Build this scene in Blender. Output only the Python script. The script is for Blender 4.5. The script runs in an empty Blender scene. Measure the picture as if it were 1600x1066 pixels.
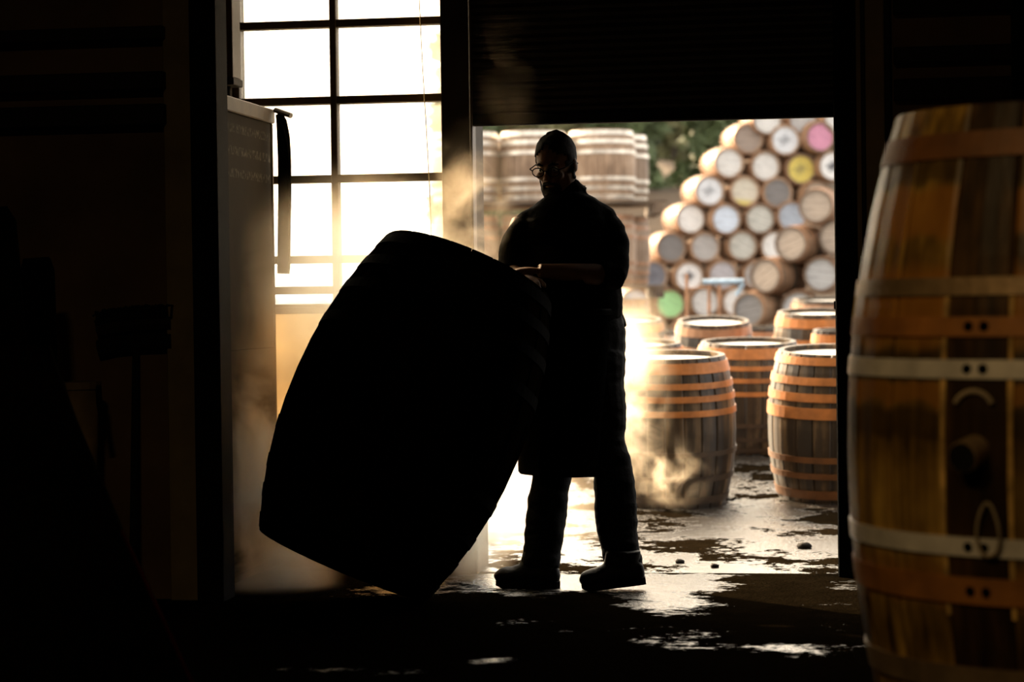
import bpy, bmesh, math, random
from math import sin, cos, pi, radians as R_, sqrt, atan2
from mathutils import Vector, Matrix, Quaternion, noise

random.seed(11)
SC = bpy.context.scene
COL = SC.collection

# ------------------------------------------------------------------ camera
F_PX = 3582.0
HORIZON = 470.0
EYE = 1.15
PSI = R_(9.0)
ROLL = 0.013
C = Vector((9.7 * sin(PSI), -9.7 * cos(PSI), EYE))
FH = Vector((-sin(PSI), cos(PSI), 0))            # level forward
RH = Vector((cos(PSI), sin(PSI), 0))             # level right
UP = Vector((0, 0, 1))
pit = math.atan((533 - HORIZON) / F_PX)
fw = FH * cos(pit) - UP * sin(pit)
up0 = UP * cos(pit) + FH * sin(pit)
upc = up0 * cos(ROLL) + RH * sin(ROLL)
rtc = RH * cos(ROLL) - up0 * sin(ROLL)
cam_d = bpy.data.cameras.new('camera')
cam = bpy.data.objects.new('camera', cam_d)
COL.objects.link(cam)
cam.matrix_world = Matrix(((rtc.x, upc.x, -fw.x, C.x), (rtc.y, upc.y, -fw.y, C.y), (rtc.z, upc.z, -fw.z, C.z), (0, 0, 0, 1)))
cam_d.sensor_width = 36.0
cam_d.lens = F_PX * 36.0 / 1600.0
cam_d.clip_end = 400
cam_d.dof.use_dof = True
cam_d.dof.focus_distance = 9.1
cam_d.dof.aperture_fstop = 2.5
SC.camera = cam

# ------------------------------------------------------------------ sky, sun, added fill lights, exposure
SUN_AZ, SUN_EL = R_(-38), R_(25)
SUNV = (FH * cos(SUN_AZ) + RH * sin(SUN_AZ)) * cos(SUN_EL) + UP * sin(SUN_EL)
SC.view_settings.view_transform = 'Standard'
SC.view_settings.look = 'None'
SC.view_settings.gamma = 1
SC.view_settings.use_curve_mapping = False
SC.view_settings.exposure = 0.4
world = bpy.data.worlds.new('sky')
SC.world = world
world.use_nodes = True
wt = world.node_tree
wt.nodes.clear()
def wn(t, **k):
    n = wt.nodes.new(t)
    for a, b in k.items(): setattr(n, a, b)
    return n
tc = wn('ShaderNodeTexCoord')
nrm = wn('ShaderNodeVectorMath', operation='NORMALIZE'); wt.links.new(tc.outputs['Generated'], nrm.inputs[0])
dt = wn('ShaderNodeVectorMath', operation='DOT_PRODUCT'); wt.links.new(nrm.outputs[0], dt.inputs[0]); dt.inputs[1].default_value = SUNV
mx = wn('ShaderNodeMath', operation='MAXIMUM'); wt.links.new(dt.outputs['Value'], mx.inputs[0]); mx.inputs[1].default_value = 0
pw = wn('ShaderNodeMath', operation='POWER'); wt.links.new(mx.outputs[0], pw.inputs[0]); pw.inputs[1].default_value = 2.6
sep = wn('ShaderNodeSeparateXYZ'); wt.links.new(nrm.outputs[0], sep.inputs[0])
rmp = wn('ShaderNodeValToRGB'); wt.links.new(sep.outputs['Z'], rmp.inputs[0])
rmp.color_ramp.elements[0].position = 0.12; rmp.color_ramp.elements[0].color = (1.0, 0.96, 0.90, 1)
rmp.color_ramp.elements[1].position = 0.6; rmp.color_ramp.elements[1].color = (0.70, 0.70, 0.70, 1)
b1 = wn('ShaderNodeBackground'); wt.links.new(rmp.outputs[0], b1.inputs[0]); b1.inputs[1].default_value = 2.0
b2 = wn('ShaderNodeBackground'); b2.inputs[0].default_value = (1.0, 0.80, 0.53, 1)
ml = wn('ShaderNodeMath', operation='MULTIPLY'); wt.links.new(pw.outputs[0], ml.inputs[0]); ml.inputs[1].default_value = 8.0
wt.links.new(ml.outputs[0], b2.inputs[1])
ad = wn('ShaderNodeAddShader'); wt.links.new(b1.outputs[0], ad.inputs[0]); wt.links.new(b2.outputs[0], ad.inputs[1])
wo = wn('ShaderNodeOutputWorld'); wt.links.new(ad.outputs[0], wo.inputs[0])

def light(name, kind, loc, energy, color, target=None, **k):
    d = bpy.data.lights.new(name, kind); d.energy = energy; d.color = color
    for a, b in k.items(): setattr(d, a, b)
    o = bpy.data.objects.new(name, d); COL.objects.link(o); o.location = loc
    if target is not None:
        o.rotation_euler = (Vector(target) - Vector(loc)).to_track_quat('-Z', 'Y').to_euler()
    return o
light('sun', 'SUN', (0, 0, 20), 14.0, (1.0, 0.74, 0.46), target=Vector((0, 0, 20)) - SUNV, angle=R_(0.8))

_lp = C + FH * 3.0 - RH * 0.9; _lt = C + FH * 5.3 + RH * 1.05
light('cask_fill', 'SPOT', (_lp.x, _lp.y, 2.9), 42.0, (1.0, 0.66, 0.28), target=(_lt.x, _lt.y, 0.9), spot_size=R_(40), spot_blend=0.6, shadow_soft_size=0.12)  # unseen warm spot added to light the near cask
light('room_fill', 'AREA', (0.5, -9.2, 4.2), 20.0, (1.0, 0.70, 0.38), target=(0.5, -9.2, 0), shape='DISK', size=0.5)  # unseen overhead fill, added to lift the dark walls a little

SC.cycles.volume_bounces = 2
SC.cycles.max_bounces = 8
SC.cycles.use_denoising = True

# ------------------------------------------------------------------ picking points of the place
def ray(px, py):
    return fw + rtc * ((px - 800) / F_PX) - upc * ((py - 533) / F_PX)
def at(px, py, t): return C + ray(px, py) * t
def on_ground(px, py, z=0.0):
    r = ray(px, py); return C + r * ((z - C.z) / r.z)
def on_wall(px, py, y=0.0):
    r = ray(px, py); return C + r * ((y - C.y) / r.y)
def depth(p): return (Vector(p) - C).dot(fw)
def yard_z(y):
    if y < 3.0: return 0.0
    if y < 5.8: return (y - 3.0) * 0.07
    if y < 23.5: return 0.196 + (y - 5.8) * 0.0055
    if y < 27.5: return 0.293 + (y - 23.5) * 0.04
    return 0.453 + (y - 27.5) * 0.01
def on_yard(px, t):
    p = C + FH * t + RH * ((px - 800) / F_PX * t)
    return Vector((p.x, p.y, yard_z(p.y)))

# ------------------------------------------------------------------ materials
def mat(name):
    m = bpy.data.materials.new(name); m.use_nodes = True
    nt = m.node_tree; p = nt.nodes['Principled BSDF']
    def N(t, **k):
        n = nt.nodes.new(t)
        for a, b in k.items(): setattr(n, a, b)
        return n
    return m, nt, p, N, nt.links.new
def noise_tex(N, L, vec, scale, detail=3, rough=0.55):
    n = N('ShaderNodeTexNoise'); n.inputs['Scale'].default_value = scale; n.inputs['Detail'].default_value = detail
    n.inputs['Roughness'].default_value = rough; L(vec, n.inputs['Vector']); return n.outputs['Fac']
def coords(N, L, scale=(1, 1, 1), kind='Object'):
    c = N('ShaderNodeTexCoord'); m = N('ShaderNodeMapping'); m.inputs['Scale'].default_value = scale
    L(c.outputs[kind], m.inputs['Vector']); return m
def ramp(N, L, fac, stops):
    r = N('ShaderNodeValToRGB'); L(fac, r.inputs[0])
    e = r.color_ramp.elements
    while len(e) < len(stops): e.new(0.5)
    for x, (p, c) in zip(e, stops): x.position = p; x.color = (*c, 1) if len(c) == 3 else c
    return r.outputs[0]
def mixc(N, L, fac, a, b, mode='MIX'):
    m = N('ShaderNodeMix', data_type='RGBA', blend_type=mode)
    if isinstance(fac, float): m.inputs[0].default_value = fac
    else: L(fac, m.inputs[0])
    for s, v in ((6, a), (7, b)):
        if isinstance(v, tuple): m.inputs[s].default_value = (*v, 1)
        else: L(v, m.inputs[s])
    return m.outputs[2]
def bump(N, L, p, h, s=0.3, d=0.01):
    b = N('ShaderNodeBump'); b.inputs['Strength'].default_value = s; b.inputs['Distance'].default_value = d
    L(h, b.inputs['Height']); L(b.outputs[0], p.inputs['Normal'])

def m_plain(name, col, rough=0.6, metal=0.0, var=0.35, scale=9.0, bmp=0.2, spec=0.5):
    m, nt, p, N, L = mat(name)
    c = coords(N, L)
    f = noise_tex(N, L, c.outputs[0], scale, 4)
    lo = tuple(x * (1 - var) for x in col); hi = tuple(min(1, x * (1 + var)) for x in col)
    L(ramp(N, L, f, [(0.3, lo), (0.7, hi)]), p.inputs['Base Color'])
    p.inputs['Roughness'].default_value = rough; p.inputs['Metallic'].default_value = metal
    p.inputs['Specular IOR Level'].default_value = spec
    if bmp: bump(N, L, p, noise_tex(N, L, c.outputs[0], scale * 6, 3), bmp, 0.004)
    return m
def m_wood(name, dark, mid, lite, rough=0.6, grain=(45, 45, 2.2), patch=3.0, rnd=0.5, stain=None):
    m, nt, p, N, L = mat(name)
    g = coords(N, L, grain); b = coords(N, L)
    oi = N('ShaderNodeObjectInfo')
    off = N('ShaderNodeVectorMath', operation='ADD'); L(g.outputs[0], off.inputs[0]); 
    sc = N('ShaderNodeMath', operation='MULTIPLY'); L(oi.outputs['Random'], sc.inputs[0]); sc.inputs[1].default_value = 37.0
    L(sc.outputs[0], off.inputs[1])
    f1 = noise_tex(N, L, off.outputs[0], 1.0, 4)
    f2 = noise_tex(N, L, b.outputs[0], patch, 4)
    a = N('ShaderNodeMath', operation='ADD'); L(f1, a.inputs[0]); L(f2, a.inputs[1])
    h = N('ShaderNodeMath', operation='MULTIPLY'); L(a.outputs[0], h.inputs[0]); h.inputs[1].default_value = 0.5
    col = ramp(N, L, h.outputs[0], [(0.36, dark), (0.5, mid), (0.64, lite)])
    v = N('ShaderNodeMapRange'); L(oi.outputs['Random'], v.inputs[0]); v.inputs[3].default_value = 1 - rnd; v.inputs[4].default_value = 1 + rnd * 0.5
    vm = N('ShaderNodeVectorMath', operation='SCALE'); L(col, vm.inputs[0]); L(v.outputs[0], vm.inputs['Scale'])
    out = vm.outputs[0]
    if stain:                                         # rust and damp drawn along the hoops: bands of the wood itself
        bands, sc_col = stain
        s = N('ShaderNodeSeparateXYZ'); L(b.outputs[0], s.inputs[0])
        wob = noise_tex(N, L, b.outputs[0], 7.0, 3)
        z = N('ShaderNodeMath', operation='MULTIPLY_ADD'); L(wob, z.inputs[0]); z.inputs[1].default_value = 0.10; L(s.outputs['Z'], z.inputs[2])
        for zc, half, colr, k in bands:
            dd = N('ShaderNodeMath', operation='SUBTRACT'); L(z.outputs[0], dd.inputs[0]); dd.inputs[1].default_value = zc + 0.05
            ab = N('ShaderNodeMath', operation='ABSOLUTE'); L(dd.outputs[0], ab.inputs[0])
            mr = N('ShaderNodeMapRange'); L(ab.outputs[0], mr.inputs[0])
            mr.inputs[1].default_value = half; mr.inputs[2].default_value = half * 0.6; mr.inputs[3].default_value = 0; mr.inputs[4].default_value = k
            out = mixc(N, L, mr.outputs[0], out, mixc(N, L, h.outputs[0], tuple(x * 0.45 for x in colr), tuple(min(1, x * 1.5) for x in colr)))
    L(out, p.inputs['Base Color'])
    p.inputs['Roughness'].default_value = rough
    bump(N, L, p, f1, 0.35, 0.004)
    return m
def m_head(name, col, blot=0.0, blotcol=(0.05, 0.05, 0.06), low=None, streak=0.3):
    """weathered paint on a cask end; blot = a dark stencilled mark at the centre"""
    m, nt, p, N, L = mat(name)
    c = coords(N, L); st = coords(N, L, (4, 30, 1))
    f = noise_tex(N, L, c.outputs[0], 7, 5, 0.65); f2 = noise_tex(N, L, st.outputs[0], 1.0, 3)
    out = ramp(N, L, f, [(0.3, tuple(x * 0.72 for x in col)), (0.62, col)])
    out = mixc(N, L, streak, out, ramp(N, L, f2, [(0.35, tuple(x * 0.55 for x in col)), (0.6, tuple(min(1, x * 1.1) for x in col))]))
    s = N('ShaderNodeSeparateXYZ'); L(c.outputs[0], s.inputs[0])
    if low:
        mr = N('ShaderNodeMapRange'); L(s.outputs['Y'], mr.inputs[0]); mr.inputs[1].default_value = -0.1; mr.inputs[2].default_value = -0.2
        out = mixc(N, L, mr.outputs[0], out, low)
    if blot > 0:
        cx = N('ShaderNodeCombineXYZ'); L(s.outputs['X'], cx.inputs[0]); L(s.outputs['Y'], cx.inputs[1])
        ln = N('ShaderNodeVectorMath', operation='LENGTH'); L(cx.outputs[0], ln.inputs[0])
        n3 = noise_tex(N, L, c.outputs[0], 16, 2)
        a = N('ShaderNodeMath', operation='MULTIPLY_ADD'); L(n3, a.inputs[0]); a.inputs[1].default_value = 0.24; L(ln.outputs['Value'], a.inputs[2])
        mr = N('ShaderNodeMapRange'); L(a.outputs[0], mr.inputs[0]); mr.inputs[1].default_value = 0.225; mr.inputs[2].default_value = 0.17; mr.inputs[4].default_value = blot
        out = mixc(N, L, mr.outputs[0], out, blotcol)
    L(out, p.inputs['Base Color']); p.inputs['Roughness'].default_value = 0.75
    return m

M = {}
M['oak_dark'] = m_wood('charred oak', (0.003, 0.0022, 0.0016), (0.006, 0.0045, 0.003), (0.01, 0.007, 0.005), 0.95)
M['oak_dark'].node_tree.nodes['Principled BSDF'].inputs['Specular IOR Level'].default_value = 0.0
M['oak_yard'] = m_wood('weathered yard oak', (0.013, 0.007, 0.0025), (0.038, 0.021, 0.007), (0.19, 0.115, 0.05), 0.5, (16, 16, 1.2), 2.2, 0.45)
M['oak_far'] = m_wood('sunbleached oak', (0.13, 0.075, 0.04), (0.27, 0.17, 0.10), (0.42, 0.29, 0.19), 0.6)
M['oak_big'] = m_wood('brown hogshead oak', (0.08, 0.05, 0.028), (0.17, 0.11, 0.065), (0.28, 0.19, 0.12), 0.6)
M['rust'] = m_plain('rusted hoop iron', (0.42, 0.15, 0.035), 0.55, 0.2)
M['rust_far'] = m_plain('rust brown hoop', (0.32, 0.16, 0.08), 0.5, 0.3)
M['hoop_bright'] = m_plain('bright galvanised hoop', (0.62, 0.55, 0.46), 0.38, 0.7)
M['hoop_dark'] = m_plain('black hoop iron', (0.004, 0.0034, 0.003), 0.95, 0.0, 0.3, 9, 0.2, 0.02)
M['hoop_brown'] = m_plain('dark brown hoop', (0.045, 0.024, 0.009), 0.6)  # darker brown for the lower hoops of the yard casks
M['head_white'] = m_head('pale cask top', (0.75, 0.70, 0.62))
M['amber'] = m_wood('amber varnished oak', (0.025, 0.014, 0.004), (0.19, 0.105, 0.018), (0.42, 0.25, 0.05), 0.42, (30, 30, 1.5), 4.0, 0.5,
    stain=([(1.13, 0.10, (0.34, 0.14, 0.02), 0.85), (1.33, 0.06, (0.34, 0.14, 0.02), 0.8), (1.0, 0.05, (0.02, 0.014, 0.006), 0.75),
            (1.43, 0.05, (0.04, 0.025, 0.008), 0.7), (0.93, 0.03, (0.34, 0.14, 0.02), 0.7), (0.52, 0.05, (0.30, 0.13, 0.02), 0.6), (0.86, 0.04, (0.025, 0.015, 0.006), 0.6)], None))
M['bung_stave'] = m_wood('dark stained oak', (0.012, 0.006, 0.002), (0.035, 0.018, 0.005), (0.10, 0.05, 0.014), 0.4, (30, 30, 1.5), 2.2, 0.2)
M['lit_edge'] = m_plain('lit stave edge', (0.55, 0.33, 0.09), 0.6, 0, 0.6, 14)
M['galv'] = m_plain('galvanised steel hoop', (0.80, 0.74, 0.64), 0.35, 0.25, 0.2, 12)
for k_ in ('amber', 'bung_stave'): M[k_].node_tree.nodes['Principled BSDF'].inputs['Specular IOR Level'].default_value = 0.22
M['galv_worn'] = m_plain('worn grey hoop', (0.30, 0.20, 0.10), 0.5, 0.5)
M['rust_near'] = m_plain('orange rust hoop', (0.34, 0.13, 0.02), 0.6, 0.1)
M['rust_dull'] = m_plain('dull rust hoop', (0.16, 0.06, 0.012), 0.6, 0.1)
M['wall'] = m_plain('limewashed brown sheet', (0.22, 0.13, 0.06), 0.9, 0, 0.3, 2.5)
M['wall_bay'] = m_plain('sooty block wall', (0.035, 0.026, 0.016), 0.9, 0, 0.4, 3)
M['timber'] = m_plain('painted timber', (0.34, 0.25, 0.11), 0.7, 0, 0.25, 5)
M['rail'] = m_plain('dark timber rail', (0.02, 0.013, 0.008), 0.8)
M['steel_black'] = m_plain('black steel', (0.008, 0.007, 0.006), 0.85, 0.0, 0.35, 9, 0.2, 0.12)
M['shutter'] = m_plain('grimy shutter steel', (0.035, 0.024, 0.016), 0.6, 0.2)
M['frame'] = m_plain('grimy window frame paint', (0.09, 0.06, 0.03), 0.6)
M['stone'] = m_plain('dark pebble', (0.012, 0.010, 0.008), 0.8, 0, 0.3, 9, 0.2, 0.1)
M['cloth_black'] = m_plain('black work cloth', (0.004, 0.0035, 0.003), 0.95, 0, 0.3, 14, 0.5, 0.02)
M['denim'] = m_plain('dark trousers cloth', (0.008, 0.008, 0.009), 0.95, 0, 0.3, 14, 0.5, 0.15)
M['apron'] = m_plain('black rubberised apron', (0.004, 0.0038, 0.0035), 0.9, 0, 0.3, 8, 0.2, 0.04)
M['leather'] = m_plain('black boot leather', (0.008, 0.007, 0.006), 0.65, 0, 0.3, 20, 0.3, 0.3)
M['skin'] = m_plain('skin', (0.17, 0.085, 0.045), 0.6, 0, 0.12, 20, 0.15, 0.3)
M['hair'] = m_plain('dark hair', (0.012, 0.008, 0.005), 0.8, 0, 0.4, 60, 0.8, 0.2)
M['eye'] = m_plain('eye white', (0.5, 0.46, 0.42), 0.3, 0, 0.05, 5, 0)
M['plastic_pale'] = m_plain('pale plastic', (0.36, 0.25, 0.11), 0.5)
M['broom'] = m_plain('black broom bristle', (0.006, 0.005, 0.004), 0.95, 0, 0.4, 60, 0.8)
M['red'] = m_plain('dull red rubber', (0.06, 0.006, 0.003), 1.0, 0, 0.3, 9, 0.2, 0.0)
M['yellow_cord'] = m_plain('yellowed cord', (0.55, 0.38, 0.12), 0.7)
M['chalk'] = m_plain('chalk white', (0.30, 0.23, 0.14), 0.9)
M['pallet'] = m_wood('grey pallet wood', (0.10, 0.06, 0.035), (0.20, 0.13, 0.08), (0.34, 0.24, 0.15), 0.8, (3, 40, 40))
M['blue_steel'] = m_plain('pale blue painted steel', (0.36, 0.46, 0.54), 0.5, 0.2)
M['bark'] = m_plain('bark', (0.06, 0.042, 0.03), 0.9)
M['leaf_a'] = m_plain('dark green leaf', (0.09, 0.115, 0.045), 0.7, 0, 0.5, 1.5, 0)
M['leaf_b'] = m_plain('olive leaf', (0.15, 0.14, 0.06), 0.7, 0, 0.5, 1.5, 0)
M['bracken'] = m_plain('brown bracken bank', (0.075, 0.048, 0.026), 0.95, 0, 0.5, 0.8)
M['kerb'] = m_plain('damp concrete', (0.09, 0.07, 0.05), 0.7)

def m_glass():
    m, nt, p, N, L = mat('dusty window glass')
    nt.nodes.remove(p)
    tr = N('ShaderNodeBsdfTransparent'); tr.inputs[0].default_value = (0.95, 0.93, 0.88, 1)
    gl = N('ShaderNodeBsdfGlossy'); gl.inputs['Roughness'].default_value = 0.05
    tl = N('ShaderNodeBsdfTranslucent'); tl.inputs[0].default_value = (0.8, 0.75, 0.66, 1)
    c = coords(N, L); f = noise_tex(N, L, c.outputs[0], 3, 4)
    mr = N('ShaderNodeMapRange'); L(f, mr.inputs[0]); mr.inputs[1].default_value = 0.3; mr.inputs[2].default_value = 0.8; mr.inputs[3].default_value = 0.08; mr.inputs[4].default_value = 0.3
    a = N('ShaderNodeMixShader'); L(mr.outputs[0], a.inputs[0]); L(tr.outputs[0], a.inputs[1]); L(tl.outputs[0], a.inputs[2])
    b = N('ShaderNodeMixShader'); b.inputs[0].default_value = 0.04; L(a.outputs[0], b.inputs[1]); L(gl.outputs[0], b.inputs[2])
    L(b.outputs[0], nt.nodes['Material Output'].inputs['Surface'])
    return m
M['glass'] = m_glass()
def m_glow_sheet():
    m, nt, p, N, L = mat('added translucent glow sheet')
    nt.nodes.remove(p)
    tl = N('ShaderNodeBsdfTranslucent'); df = N('ShaderNodeBsdfDiffuse'); df.inputs[0].default_value = (0.05, 0.035, 0.02, 1)
    c = coords(N, L); f = noise_tex(N, L, c.outputs[0], 2.5, 5)
    L(ramp(N, L, f, [(0.3, (0.34, 0.26, 0.16)), (0.7, (0.60, 0.47, 0.30))]), tl.inputs[0])
    a = N('ShaderNodeAddShader'); L(tl.outputs[0], a.inputs[0]); L(df.outputs[0], a.inputs[1])
    L(a.outputs[0], nt.nodes['Material Output'].inputs['Surface'])
    return m
M['panel'] = m_glow_sheet()
def m_lens():
    m, nt, p, N, L = mat('clear lens')
    nt.nodes.remove(p)
    tr = N('ShaderNodeBsdfTransparent'); gl = N('ShaderNodeBsdfGlossy'); gl.inputs['Roughness'].default_value = 0.02
    b = N('ShaderNodeMixShader'); b.inputs[0].default_value = 0.06; L(tr.outputs[0], b.inputs[1]); L(gl.outputs[0], b.inputs[2])
    L(b.outputs[0], nt.nodes['Material Output'].inputs['Surface'])
    return m
M['lens'] = m_lens()
def m_wet(name, thr_lo, thr_hi, dry, wet, pools=(), scale=(0.55, 0.8, 1), rip=0.7, dry_spec=0.05, wr=0.2, ior=1.36):
    """concrete: low spots hold a film of water, the rest is rough and matt; pools = (x, y, rx, ry) low spots of the slab"""
    m, nt, p, N, L = mat(name)
    w = coords(N, L, scale); b = coords(N, L)
    big = noise_tex(N, L, w.outputs[0], 1.6, 7, 0.66)
    for (cx, cy, rx, ry) in pools:
        mp = N('ShaderNodeMapping', vector_type='TEXTURE'); mp.inputs['Location'].default_value = (cx, cy, 0); mp.inputs['Rotation'].default_value = (0, 0, PSI)
        mp.inputs['Scale'].default_value = (rx, ry, 1000); L(b.inputs[0].links[0].from_socket, mp.inputs['Vector'])
        ln = N('ShaderNodeVectorMath', operation='LENGTH'); L(mp.outputs[0], ln.inputs[0])
        mr = N('ShaderNodeMapRange'); L(ln.outputs['Value'], mr.inputs[0]); mr.inputs[1].default_value = 0.2; mr.inputs[2].default_value = 1.2; mr.inputs[3].default_value = 0.19; mr.inputs[4].default_value = 0.0
        q = N('ShaderNodeMath', operation='ADD'); L(big, q.inputs[0]); L(mr.outputs[0], q.inputs[1]); big = q.outputs[0]
    fine = N('ShaderNodeMath', operation='MULTIPLY_ADD'); L(noise_tex(N, L, b.outputs[0], 26, 3, 0.7), fine.inputs[0]); fine.inputs[1].default_value = 0.20; L(big, fine.inputs[2]); big = fine.outputs[0]
    pud = N('ShaderNodeMapRange'); L(big, pud.inputs[0]); pud.inputs[1].default_value = thr_lo; pud.inputs[2].default_value = thr_hi
    grit = noise_tex(N, L, b.outputs[0], 60, 3); mid = noise_tex(N, L, b.outputs[0], 9, 4)
    L(mixc(N, L, pud.outputs[0], ramp(N, L, mid, [(0.3, tuple(x * 0.6 for x in dry)), (0.7, dry)]), wet), p.inputs['Base Color'])
    ro = N('ShaderNodeMapRange'); L(pud.outputs[0], ro.inputs[0]); ro.inputs[3].default_value = 0.8; ro.inputs[4].default_value = wr
    L(ro.outputs[0], p.inputs['Roughness'])
    p.inputs['IOR'].default_value = ior
    sp = N('ShaderNodeMapRange'); L(pud.outputs[0], sp.inputs[0]); sp.inputs[3].default_value = dry_spec; sp.inputs[4].default_value = 1.0
    L(sp.outputs[0], p.inputs['Specular IOR Level'])
    inv = N('ShaderNodeMapRange'); L(pud.outputs[0], inv.inputs[0]); inv.inputs[3].default_value = 1.2; inv.inputs[4].default_value = rip
    hh = N('ShaderNodeMath', operation='ADD'); L(grit, hh.inputs[0]); L(mid, hh.inputs[1])
    h2 = N('ShaderNodeMath', operation='MULTIPLY'); L(hh.outputs[0], h2.inputs[0]); L(inv.outputs[0], h2.inputs[1])
    bump(N, L, p, h2.outputs[0], 0.6, 0.012)
    return m
def _pool(px, py, wpx, hpx):
    g = on_ground(px, py); a = on_ground(px, py - hpx); b2 = on_ground(px, py + hpx)
    return (g.x, g.y, wpx * depth(g) / F_PX, (a - b2).length / 2)
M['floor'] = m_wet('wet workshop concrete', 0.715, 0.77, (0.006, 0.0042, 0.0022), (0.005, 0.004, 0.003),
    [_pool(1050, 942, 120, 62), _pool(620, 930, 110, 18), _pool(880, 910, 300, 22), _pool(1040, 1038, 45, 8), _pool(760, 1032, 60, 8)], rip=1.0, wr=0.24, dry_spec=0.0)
M['yard'] = m_wet('wet yard concrete', 0.565, 0.592, (0.009, 0.006, 0.003), (0.02, 0.015, 0.010), scale=(1.1, 0.9, 1), rip=0.9, dry_spec=0.0, wr=0.26, ior=1.8)
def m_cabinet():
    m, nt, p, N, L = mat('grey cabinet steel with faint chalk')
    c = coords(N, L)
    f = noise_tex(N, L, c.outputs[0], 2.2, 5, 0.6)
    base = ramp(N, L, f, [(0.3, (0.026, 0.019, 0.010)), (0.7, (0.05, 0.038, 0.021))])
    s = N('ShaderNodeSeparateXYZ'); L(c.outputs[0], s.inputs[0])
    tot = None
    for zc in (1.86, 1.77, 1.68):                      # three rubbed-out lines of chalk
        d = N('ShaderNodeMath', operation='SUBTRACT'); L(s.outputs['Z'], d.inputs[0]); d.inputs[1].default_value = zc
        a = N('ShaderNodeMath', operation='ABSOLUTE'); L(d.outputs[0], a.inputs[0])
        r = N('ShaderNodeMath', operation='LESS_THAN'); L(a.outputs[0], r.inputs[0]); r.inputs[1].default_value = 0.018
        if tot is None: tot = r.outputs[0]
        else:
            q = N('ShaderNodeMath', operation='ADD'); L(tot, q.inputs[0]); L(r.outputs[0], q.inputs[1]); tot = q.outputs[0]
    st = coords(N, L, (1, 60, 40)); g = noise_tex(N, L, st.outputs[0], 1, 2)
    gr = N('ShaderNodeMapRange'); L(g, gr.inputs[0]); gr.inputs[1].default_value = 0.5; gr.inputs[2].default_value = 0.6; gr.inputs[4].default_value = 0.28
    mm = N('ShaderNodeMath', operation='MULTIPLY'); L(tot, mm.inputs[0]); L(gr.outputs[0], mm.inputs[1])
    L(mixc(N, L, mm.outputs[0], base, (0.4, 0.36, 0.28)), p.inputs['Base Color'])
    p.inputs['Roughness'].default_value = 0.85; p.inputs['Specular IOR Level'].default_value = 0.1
    return m
M['cabinet'] = m_cabinet()

# ------------------------------------------------------------------ building helpers
def link(name, me, m=None, parent=None, loc=None):
    o = bpy.data.objects.new(name, me); COL.objects.link(o)
    if m is not None and me is not None:
        me.materials.clear(); me.materials.append(m)
    if parent is not None: o.parent = parent
    if loc is not None: o.location = loc
    return o
def mesh_of(bm, name, smooth=False):
    bmesh.ops.recalc_face_normals(bm, faces=bm.faces[:])
    me = bpy.data.meshes.new(name); bm.to_mesh(me); bm.free()
    if smooth:
        for f in me.polygons: f.use_smooth = True
    return me
def obj(name, bm, m, parent=None, loc=None, smooth=False):
    return link(name, mesh_of(bm, name, smooth), m, parent, loc)
def tag(o, label=None, cat=None, group=None, kind=None):
    if label: o['label'] = label
    if cat: o['category'] = cat
    if group: o['group'] = group
    if kind: o['kind'] = kind
    return o
def thing(name, label, cat, loc=(0, 0, 0), group=None, rot=None):
    o = bpy.data.objects.new(name, None); COL.objects.link(o); o.location = loc
    if rot is not None:
        o.rotation_mode = 'QUATERNION'; o.rotation_quaternion = rot
    return tag(o, label, cat, group)
def kids(o): return [c for c in ALLKIDS.get(o.name, [])]
def copy_tree(o, parent=None):
    c = o.copy(); COL.objects.link(c)
    if parent is not None: c.parent = parent
    for ch in list(o.children): copy_tree(ch, c)
    return c
def box(bm, x0, x1, y0, y1, z0, z1, bev=0.0):
    vs = [bm.verts.new((x, y, z)) for x in (x0, x1) for y in (y0, y1) for z in (z0, z1)]
    fs = [bm.faces.new([vs[i] for i in q]) for q in ((0, 1, 3, 2), (4, 6, 7, 5), (0, 4, 5, 1), (2, 3, 7, 6), (0, 2, 6, 4), (1, 5, 7, 3))]
    if bev > 0:
        es = list({e for f in fs for e in f.edges})
        bmesh.ops.bevel(bm, geom=es, offset=bev, segments=1, affect='EDGES')
def boxm(*a, bev=0.0):
    bm = bmesh.new(); box(bm, *a, bev=bev); return bm
def tube(bm, pts, radii, seg=12, ref=None, cap=True):
    """closed tube along pts; a radius may be (across, other) with 'across' lying along ref"""
    pts = [Vector(p) for p in pts]; n = len(pts); rings = []
    prev = None
    for i, p in enumerate(pts):
        d = (pts[min(i + 1, n - 1)] - pts[max(i - 1, 0)])
        if d.length < 1e-9: d = Vector((0, 0, 1))
        d.normalize()
        r0 = Vector(ref) if ref is not None else (prev if prev is not None else (Vector((1, 0, 0)) if abs(d.x) < 0.8 else Vector((0, 1, 0))))
        x = r0 - d * r0.dot(d)
        if x.length < 1e-6: x = d.orthogonal()
        x.normalize(); y = d.cross(x); prev = x
        r = radii[i] if isinstance(radii, (list, tuple)) else radii
        rx, ry = r if isinstance(r, (list, tuple)) else (r, r)
        rings.append([bm.verts.new(p + x * (rx * cos(2 * pi * k / seg)) + y * (ry * sin(2 * pi * k / seg))) for k in range(seg)])
    for a, b in zip(rings, rings[1:]):
        for k in range(seg): bm.faces.new((a[k], a[(k + 1) % seg], b[(k + 1) % seg], b[k]))
    if cap:
        bm.faces.new(rings[0][::-1]); bm.faces.new(rings[-1])
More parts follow.
